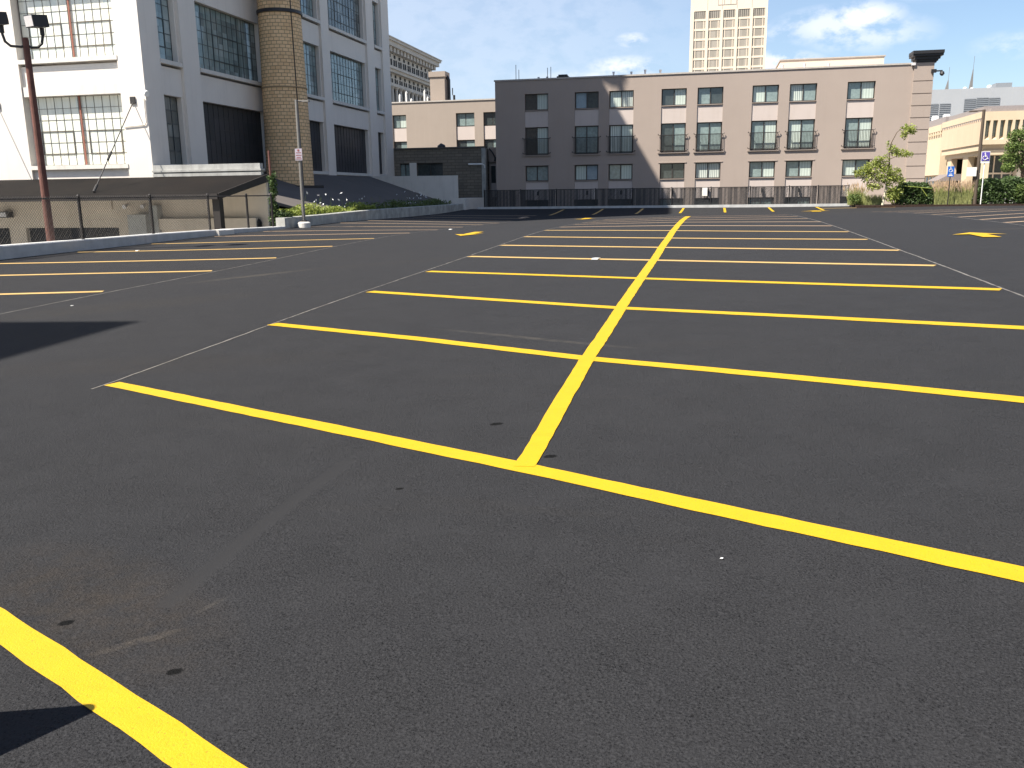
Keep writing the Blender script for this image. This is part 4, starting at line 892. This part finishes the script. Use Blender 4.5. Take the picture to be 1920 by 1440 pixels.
# ivy post at the corner of the kerb
iv = thing('ivy_covered_post', (-17.0, 32.6, .3), 'old rusty post wrapped in dark ivy where the kerb meets the retaining wall', 'post')
mb = MB(); mb.tube([(-17.05, 32.6, -.5), (-17.05, 32.6, 3.3)], .045, 8); mb.build('post', 'rust', iv)
mb = MB(); mb.tube([(-17.05, 32.6, 3.0), (-17.6, 33.2, 1.9)], .006, 4); mb.build('guy_wire', 'iron', iv)
mb = MB()
for z in [0.1 + .12 * k for k in range(19)]: leaves(mb, (-17.0 + random.uniform(-.06, .06), 32.6, z), (.17 + .1 * (z < .8), .17, .12), 95, .11, shell=.05)
leaves(mb, (-16.95, 32.6, 2.33), (.16, .16, .22), 50, .11)
mb.build('ivy', 'leaf_dark', iv, fix=False)
shrub('bush', (-16.75, 32.9, .62), (.42, .6, .48), 1500, .10, 'leaf_dark', 'dark green bush spilling over the kerb at the ivy post', 'bush')
# weeds
def weeds(y0, y1, n, mat, label, hmax):
    mb = MB()
    for k in range(n):
        y = random.uniform(y0, y1); x = -16.85 - .75 * random.random() ** 1.3
        hh = hmax * (.55 + .45 * math.sin(y * 1.7) * math.sin(y * .63 + 1))
        leaf(mb, Vector((x, y, .45 + random.random() ** .8 * (.35 + hh))), .13)
    mb.build('weeds', mat, fix=False, label=label, kind='stuff')
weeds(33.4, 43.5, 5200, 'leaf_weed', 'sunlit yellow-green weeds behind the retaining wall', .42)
weeds(43.5, 57.5, 3800, 'leaf_weed_shaded', 'green weeds darkened for shade behind the far part of the retaining wall', .5)
mb = MB()
for k in range(48):
    y = random.choice((36.3, 37.2, 39.3, 40.1, 41.5, 42.2, 48, 49.5, 51, 52.3)) + random.gauss(0, .5); x = -17.15 + random.uniform(-.25, .25); z = .95 + random.uniform(0, .75)
    leaf(mb, Vector((x, y, z)), .13)
    leaf(mb, Vector((x, y, z)), .11)
mb.build('flower_heads', 'petal', fix=False, label='white flower heads standing above the weeds', kind='stuff')
mb = MB()
for k in range(60):
    y = random.uniform(35.5, 53); z = .95 + random.uniform(0, .6); mb.tube([(-17.15, y, .4), (-17.15 + random.uniform(-.1, .1), y + random.uniform(-.1, .1), z)], .006, 3, False)
mb.build('flower_stems', 'leaf_weed_shaded', fix=False, label='thin stems of the white flowers among the weeds', kind='stuff')

# ------------------------------------------------------------------ buildings behind
bk = thing('rear_apartment_wing', (-26, 85, -2.3), 'tan flat-roofed wing with dark windows seen behind the low stone building', 'building')
WX = [(-30.8, -29.38), (-24.25, -22.38), (-21.48, -19.7)]
mb = MB(); e = [-33] + [v_ for c_ in WX for v_ in c_] + [-17.5]
for i in range(0, len(e), 2): mb.box(e[i], e[i + 1], 85, 85.5, -2.3, 10.3)
for a, b in WX:
    mb.box(a, b, 85, 85.5, 9.18, 10.3); mb.box(a, b, 85, 85.5, -2.3, 5.2)
mb.box(-33, -17.5, 85.51, 100, -2.3, 10.25); mb.build('wall', 'tan2', bk)
mb = MB(); mb.box(-33.1, -17.4, 84.92, 85.55, 10.302, 10.42); mb.build('coping', 'coping', bk)
for i, (a, b) in enumerate(WX):
    mb = MB(); mb.box(a + .003, b - .003, 85.1, 85.2, 6.65, 7.9); mb.build('panel', 'panel', bk)
    for z0, z1, pp in ((7.93, 9.18, ('gl', 'gg', 'dd')[i]), (5.3, 6.62, 'dg')):
        mb = MB(); mb.box(a, b, 85.28, 85.33, z0, z1); w = mb.build('window', 'dark_frame', bk)
        mm = (a + b) / 2
        for (u0, u1), c_ in zip(((a + .08, mm - .04), (mm + .04, b - .08)), pp): mb = MB(); mb.box(u0, u1, 85.26, 85.279, z0 + .07, z1 - .07); mb.build('pane', PANE[c_], w)
mb = MB(); mb.box(-27.1, -25.6, 86, 87.4, 10.2, 13.0); mb.box(-27.2, -25.5, 85.9, 87.5, 12.75, 13.25); ck = mb.build('chimney', 'tan2', bk)
mb = MB(); mb.tube([(-25.35, 86.6, 10.3), (-25.35, 86.6, 12.5), (-25.55, 86.6, 12.85)], .17, 8); mb.build('flue_pipe', 'black', ck)
mb = MB(); mb.tube([(-24.8, 86.5, 10.3), (-24.8, 86.5, 11.0), (-24.95, 86.5, 11.05), (-24.95, 86.5, 11.7)], [.13, .13, .05, .06], 6); mb.build('roof_pipe', 'black', label='short black pipe on the rear wing roof, right of its chimney', cat='pipe')
for i, (x, h_) in enumerate(((-30.3, .85), (-29.6, 1.1), (-29.1, .4), (-27.7, 1.15), (-26.2 - 1.2, .5))):
    mb = MB(); mb.tube([(x, 86, 10.3), (x, 86, 10.3 + h_), (x + .08, 86, 10.35 + h_)], [.10, .10, .15], 6); mb.build('vent_pipe', 'white_metal', label='white vent pipe on the rear wing roof, %s from the left' % (['first'] + ORD[1:])[i], cat='vent pipe', group='white vent pipes on the rear wing roof')

orn = thing('ornate_building', (-55, 145, -2.3), 'ornate terracotta tower top with heavy cornices and an arcade, far behind the factory', 'building')
X0 = -50; ya, yb = 122, 161
mb = MB(); mb.box(-75, X0 - .3, ya, yb, -2.3, 24.0); mb.build('wall', 'terra', orn)
mb = MB(); mb.box(-76, X0 + .9, ya, yb + .9, 24.3, 25.0); mb.box(-76, X0 + 1.2, ya, yb + 1.2, 25.0, 25.35); mb.box(-76, X0 + 1.35, ya, yb + 1.35, 25.35, 25.5); mb.build('cornice', 'terra', orn)
mb = MB(); mb.box(-76, X0 + .8, ya, yb + .8, 20.95, 21.35); mb.box(-76, X0 + .5, ya, yb + .5, 20.5, 20.95); mb.box(-76, X0 + .2, ya, yb + .2, 18.45, 18.95); mb.build('ledge', 'terra', orn)
y = ya
while y < yb - .5: mb = MB(); mb.box(X0 - .3, X0 + .55, y, y + .85, 23.6, 24.3); mb.build('dentil', 'terra', orn); y += 1.65
mb = MB(); mb.box(X0 - .3, X0 - .28, ya, yb, 23.6, 24.28); y = ya
while y < yb - 1.6:
    mb.box(X0 - .3, X0 - .24, y + .2, y + .9, 22.95, 23.45); mb.box(X0 - .3, X0 - .24, y + .0, y + .55, 21.7, 22.7); mb.box(X0 - .3, X0 - .24, y + .95, y + 1.5, 21.8, 22.75)
    mb.box(X0 - .3, X0 - .24, y + .3, y + 1.0, 19.95, 20.4); mb.box(X0 - .3, X0 - .24, y + .2, y + .7, 19.05, 19.8); mb.box(X0 - .3, X0 - .24, y + 1.1, y + 1.6, 19.05, 19.75); y += 2.3
mb.box(X0 - .3, X0 - .26, ya, yb, 13, 18.45); mb.build('recess_shade', 'void', orn)  # flat near-black boxes painting the shade of gaps, openings and arcade
mb = MB(); y = ya + .4
while y < yb: mb.tube([(X0, y, 15.6), (X0, y, 15.9), (X0, y, 16.0), (X0, y, 18.0), (X0, y, 18.45)], [.55, .5, .34, .28, .6], 8); y += 2.0
mb.build('columns', 'terra', orn)

tw = thing('office_tower', (6, 400, -2.3), 'tall cream office tower with a grid of windows behind the apartments', 'building')
k_ = 400 / 230.
TX0, TX1 = -5.4 * k_, 12.75 * k_
mb = MB(); zr = lambda z: 1.56 + (z - 1.56) * k_
cw = [(-4.55 + 3.48 * i) * k_ for i in range(5)]; cwid = 2.82 * k_; rows = [zr(44.0 - 2.255 * j) for j in range(9)]; rh = 1.80 * k_
mb.box(TX0, TX1, 400.6, 425, -2.3, 86); mb.box(TX0, TX1, 400, 400.59, rows[0], 86)
e = [TX0] + [v_ for c_ in cw for v_ in (c_, c_ + cwid)] + [TX1]
for i in range(0, len(e), 2): mb.box(e[i], e[i + 1], 399.8, 400.59, -2.3, rows[0] - .001)
for j in range(9):
    for c_ in cw: mb.box(c_, c_ + cwid, 400, 400.59, rows[j] - rh - (2.255 * k_ - rh) + .001, rows[j] - rh)
mb.build('wall', 'cream', tw)
for j in range(9):
    for c_ in cw:
        mb = MB(); mb.box(c_, c_ + cwid, 400.16, 400.3, rows[j] - rh, rows[j]); w = mb.build('window', 'tower_glass', tw) if 'tower_glass' in M else None
        if w is None:
            tt = NT('tower_glass'); s_ = tt.sep(tt.vec()); wv = tt.white(tt.comb(tt.math('FLOOR', tt.math('DIVIDE', s_[0], 1.22)), tt.math('FLOOR', tt.math('DIVIDE', s_[2], 3.9)), 0))
            M['tower_glass'] = tt.done(tt.ramp(wv, (.2, (.30, .27, .225)), (.8, (.38, .34, .285))), .4, None, .3)
            w = mb.build('window', 'tower_glass', tw)
        mb = MB()
        if j == 0:
            for q in range(1, 6): mb.box(c_ + cwid * q / 6 - .08, c_ + cwid * q / 6 + .08, 400.08, 400.15, rows[j] - rh, rows[j])
            mb.build('frame', 'dark_frame', w)
        else:
            mb.box(c_, c_ + cwid, 400.06, 400.15, rows[j] - .12, rows[j])
            for q in (.17, .83): mb.box(c_ + cwid * q - .14, c_ + cwid * q + .14, 400.06, 400.15, rows[j] - rh, rows[j])
            mb.build('frame', 'cream', w)
mb = MB()
for i in (1, 2, 3, 4): x = cw[i] - .33 * k_; mb.box(x - .07, x + .07, 399.93, 399.995, rows[0], 86)
mb.box(-.1, .1, 399.93, 399.99, 80.6, 86)
for x in (1.9, 4.4, 7.0, 9.3): mb.box(x - .1, x + .1, 399.9, 399.99, 77.6, 86)
mb.box(1.8, 9.4, 399.88, 399.992, 77.4, 77.62); mb.build('panel_joint', 'coping', tw)

ph = thing('roof_penthouse', (10, 80, 9), 'pale beige rooftop block showing above the apartment roof', 'building')
mb = MB(); mb.prism([(5.2, 80, 9.6), (5.7, 80, 12.05), (13.85, 80, 12.05), (13.85, 80, 9.6)], (0, 6, 0)); mb.build('wall', 'cream', ph)
mb = MB(); mb.box(5.6, 13.95, 79.93, 86.1, 12.06, 12.16); mb.build('coping', 'coping', ph)

gb = thing('grey_building', (36, 140, -2.3), 'large pale grey windowless building with louvres at the far right', 'building')
K = 140 / 110.
mb = MB(); mb.box(29.5, 75, 140, 170, -2.3, 15.1); mb.build('wall', 'grey_wall', gb)
for a, b, z0, z1 in ((30.6, 32.0, 10.7, 13.1), (32.2, 33.6, 10.7, 13.1), (35.4, 36.9, 11.5, 13.6), (37.0, 38.5, 11.6, 13.7), (38.6, 40.0, 11.8, 13.75)):
    mb = MB(); z = z0
    while z < z1: mb.box(a, b, 139.9, 139.98, z, z + .12); z += .26
    mb.box(a, b, 139.981, 139.995, z0, z1); mb.build('louvre', 'louvre', gb)
mb = MB(); mb.box(39.9, 42.0, 142, 144, 15.0, 15.9); mb.build('roof_vent', 'louvre', gb)
for i, (x, z) in enumerate(((34.0, 16.9), (37.25, 18.3))):
    mb = MB(); mb.tube([(x, 145, 15.0), (x + .1, 145, 15.5), (x + .22, 145, z)], [.38, .32, .05], 4); mb.tube([(x + .22, 145, z), (x + .25, 145, z + 1.8)], .03, 4); mb.build('antenna_mast', 'grey_metal', label=('short' if i == 0 else 'tall') + ' tapered antenna mast on the pale grey building', cat='antenna', group='tapered masts on the grey building')
for i, (x, z, r_) in enumerate(((35.6, 15.2, .28), (36.5, 15.15, .22), (41.0 - 2.2, 15.3, .36))):
    mb = MB(); mb.tube([(x, 141, z), (x, 140.8, z + .12)], [r_, r_ * .4], 10); mb.build('satellite_dish', 'white_metal', label=['left of the two small white dishes on the grey building roof', 'smallest white dish on the grey building roof', 'largest white dish, beside the roof vent of the grey building'][i], cat='dish', group='white dishes on the grey building')

# modern precast building at the right
pb = thing('precast_building', (30, 95, -.5), 'cream precast building with deep vertical fins above a colonnade, at the right', 'building')
mb = MB()
mb.box(24.0, 50, 88.0, 88.4, 7.28, 8.04)                      # band above fins
mb.prism([(24, 88, 5.2), (24, 88, 5.62), (50, 88, 5.62), (50, 88, 5.2)], (0, .4, 0))
mb.box(24.02, 50, 88.55, 101.8, 4.7, 8.0)
mb.box(24.35, 50, 88.35, 101.6, 4.3, 4.72)
mb.build('wall', 'beige_conc', pb)
mb = MB(); mb.box(23.9, 24.0, 88.0, 101.9, 5.25, 7.45); mb.build('side_panel', 'pink_conc', pb)
mb = MB(); mb.box(23.86, 24.0, 87.96, 101.95, 7.5, 8.06)
y = 88.3
mb.build('side_cornice', 'beige_conc', pb)
mb = MB()
while y < 101.5: mb.prism([(23.87, y, 7.49), (23.87, y + .42, 7.49), (23.87, y + .21, 7.22)], (.035, 0, 0)); y += .66
mb.build('pocket_shade', 'grey_roof', pb)  # raised grey triangles painting the shade inside the cornice pockets
x = 24.0; i = 0
mb = MB()
while x < 36:
    mb.prism([(x, 88.0, 5.62), (x + .22, 88.0, 5.62), (x + .22, 88.0, 7.28), (x, 88.0, 7.28)], (0, .55, 0))
    mb.prism([(x + .22, 88.0, 5.62), (x + .60, 88.0, 5.62), (x + .60, 88.5, 5.95), (x + .22, 88.5, 5.95)], (0, .02, .0)); x += .60
mb.build('fins', 'beige_conc', pb)
mb = MB(); mb.box(24.3, 40, 88.50, 88.53, 5.7, 7.28); mb.build('ribbon_window', 'p_grey', pb)
mb = MB(); mb.box(24.3, 50, 89.2, 101.4, 8.05, 8.6); mb.box(24.6, 50, 88.2, 101.5, 8.04, 8.35); mb.build('roof_band', 'grey_roof', pb)
for (x0, x1, y0, y1) in ((24.4, 24.95, 93.2, 95.0), (24.4, 24.95, 99.2, 100.7), (26.2, 26.7, 98, 99), (24.4, 24.95, 88.4, 88.9)):
    mb = MB(); mb.box(x0, x1, y0, y1, .2, 4.3); mb.build('column', 'beige_conc', pb)
mb = MB(); mb.box(24.9, 40, 90.8, 90.9, .2, 4.3); mb.box(27.3, 27.4, 91, 101, .2, 4.3); gl_ = mb.build('glass_wall', 'p_dark', pb)
mb = MB()
for k in range(9): mb.box(25.2 + .75 * k, 25.3 + .75 * k, 90.68, 90.79, .2, 4.3)
mb.box(24.9, 34, 90.69, 90.78, 2.6, 2.75); mb.build('mullion', 'cream', gl_)
mb = MB(); mb.box(27.6, 40, 89.4, 90.4, .2, 3.5); mb.build('entry_block', 'cream', pb)
pw = thing('precast_wing', (26, 108, -.5), 'lower cream precast wing between the apartments and the precast building', 'building')
mb = MB(); mb.box(24.1, 40, 102.6, 118, 2.75, 7.9); mb.box(24.6, 40, 103, 117, .2, 2.7); mb.build('wall', 'beige_conc', pw)
mb = MB(); mb.box(23.9, 40, 102.4, 118.2, 7.3, 7.95); y = 102.5
while y < 118: mb.box(23.92, 24.1, y, y + .5, 6.95, 7.3); y += 1.0
mb.build('cornice', 'beige_conc', pw)
mb = MB(); mb.box(24.3, 40, 102.6, 118, 7.951, 8.75); mb.build('roof_band', 'grey_roof', pw)
mb = MB(); y = 103.2
while y < 117: mb.box(24.55, 24.6, y, y + .8, 1.0, 2.6); y += 1.5
mb.build('window_strip', 'p_dark', pw)
mb = MB(); mb.box(25, 40, 101.96, 102.55, .2, 7.2); mb.build('dark_gap', 'void', loc=(25, 102, .2), label='dark gap between the two cream precast blocks, filled near-black', cat='dark gap')  # near-black box painting the darkness of the gap
mb = MB(); mb.prism([(22.4, 96, 2.1), (23.6, 96, 2.75), (27.0, 96, 2.75), (27.0, 96, 2.1)], (0, 4, 0)); aw = mb.build('awning', 'awning', loc=(24, 95, 2.2), label='grey entrance awning in front of the cream columns', cat='awning')
for i, (x, y, z) in enumerate(((29.5, 95, 8.6), (24.7, 110, 8.75), (25.4, 108, 8.75))):
    mb = MB(); mb.box(x, x + .6, y, y + .6, z, z + .55); mb.box(x + .05, x + .55, y + .05, y + .55, z + .55, z + .62); mb.build('roof_unit', 'white_metal', label=['small white box unit on the precast building roof', 'left white box unit on the lower precast wing roof', 'right white box unit on the lower precast wing roof'][i], cat='roof unit', group='white units on the precast roofs')
mb = MB()
for k in range(3): mb.box(15.6 + .5 * k - .2 * k, 17.6, 66 + .5 * k, 66.5 + .5 * k, .30, .48 + .18 * k)
mb.build('garden_steps', 'concrete', label='small pale concrete steps beyond the rounded hedge', cat='steps')
mb = MB(); mb.box(17.5, 30, 74, 74.3, .3, 1.2); mb.build('garden_wall', 'concrete', label='low pale concrete wall behind the tall plumed grass', cat='wall')

# ------------------------------------------------------------------ unseen casters of the two shadows at the left, and skylight blockers
wh = thing('warehouse', (-25, -8, -2.3), 'flat-roofed brick warehouse left of the lot, out of view', 'building')
xb, zb_, yb_ = -19.0, 19.6, .35
mb = MB(); mb.box(-40, xb, -40, yb_, -2.3, zb_); mb.build('wall', 'tan', wh)
mb = MB(); mb.box(-40.1, xb + .02, -40.1, yb_ + .02, zb_, zb_ + .12); mb.build('coping', 'coping', wh)
for k in range(4):
    for j in range(3):
        mb = MB(); mb.box(xb + .002, xb + .05, -6 - 8 * k, -2.5 - 8 * k, 2 + 5.5 * j, 5 + 5.5 * j); mb.build('window', 'p_dark', wh)
for k, (x0, x1, y0, y1, zz) in enumerate(((38, 58, -45, -8, 19), (36, 60, -4, 32, 24), (40, 60, 36, 62, 15))):  # unseen blocks added to cut low skylight on the factory's shaded wall
    bb = thing('skylight_blocker', ((x0 + x1) / 2, (y0 + y1) / 2, -2.3), ('tall', 'tallest', 'lowest')[k] + ' dark brick block added to cut skylight right of the lot, out of view', 'building', 'brick blocks added to cut skylight')
    mb = MB(); mb.box(x0, x1, y0, y1, -2.3, zz); mb.build('wall', 'stone', bb)
    for j in range(int((zz - 3) / 4)):
        for i in range(int((y1 - y0 - 2) / 4)):
            mb = MB(); mb.box(x0 - .05, x0 - .002, y0 + 1.5 + 4 * i, y0 + 3.3 + 4 * i, 2 + 4 * j, 4 + 4 * j); mb.build('window', 'p_grey', bb)
cn = thing('shadow_cone', (-2.33, 1.72, 0), 'orange cone added just left of the view only to cast a shadow', 'shadow caster')  # made-up cone placed out of view to cast the corner shadow
zc = g(-2.33, 1.72)
mb = MB(); mb.tube([(-2.33, 1.72, zc + .03), (-2.33, 1.72, zc + .80)], [.25, .03], 20); mb.build('cone', 'orange', cn, smooth=True)
mb = MB(); mb.box(-2.58, -2.16, 1.52, 1.92, zc + .006, zc + .035); mb.build('base', 'orange', cn)
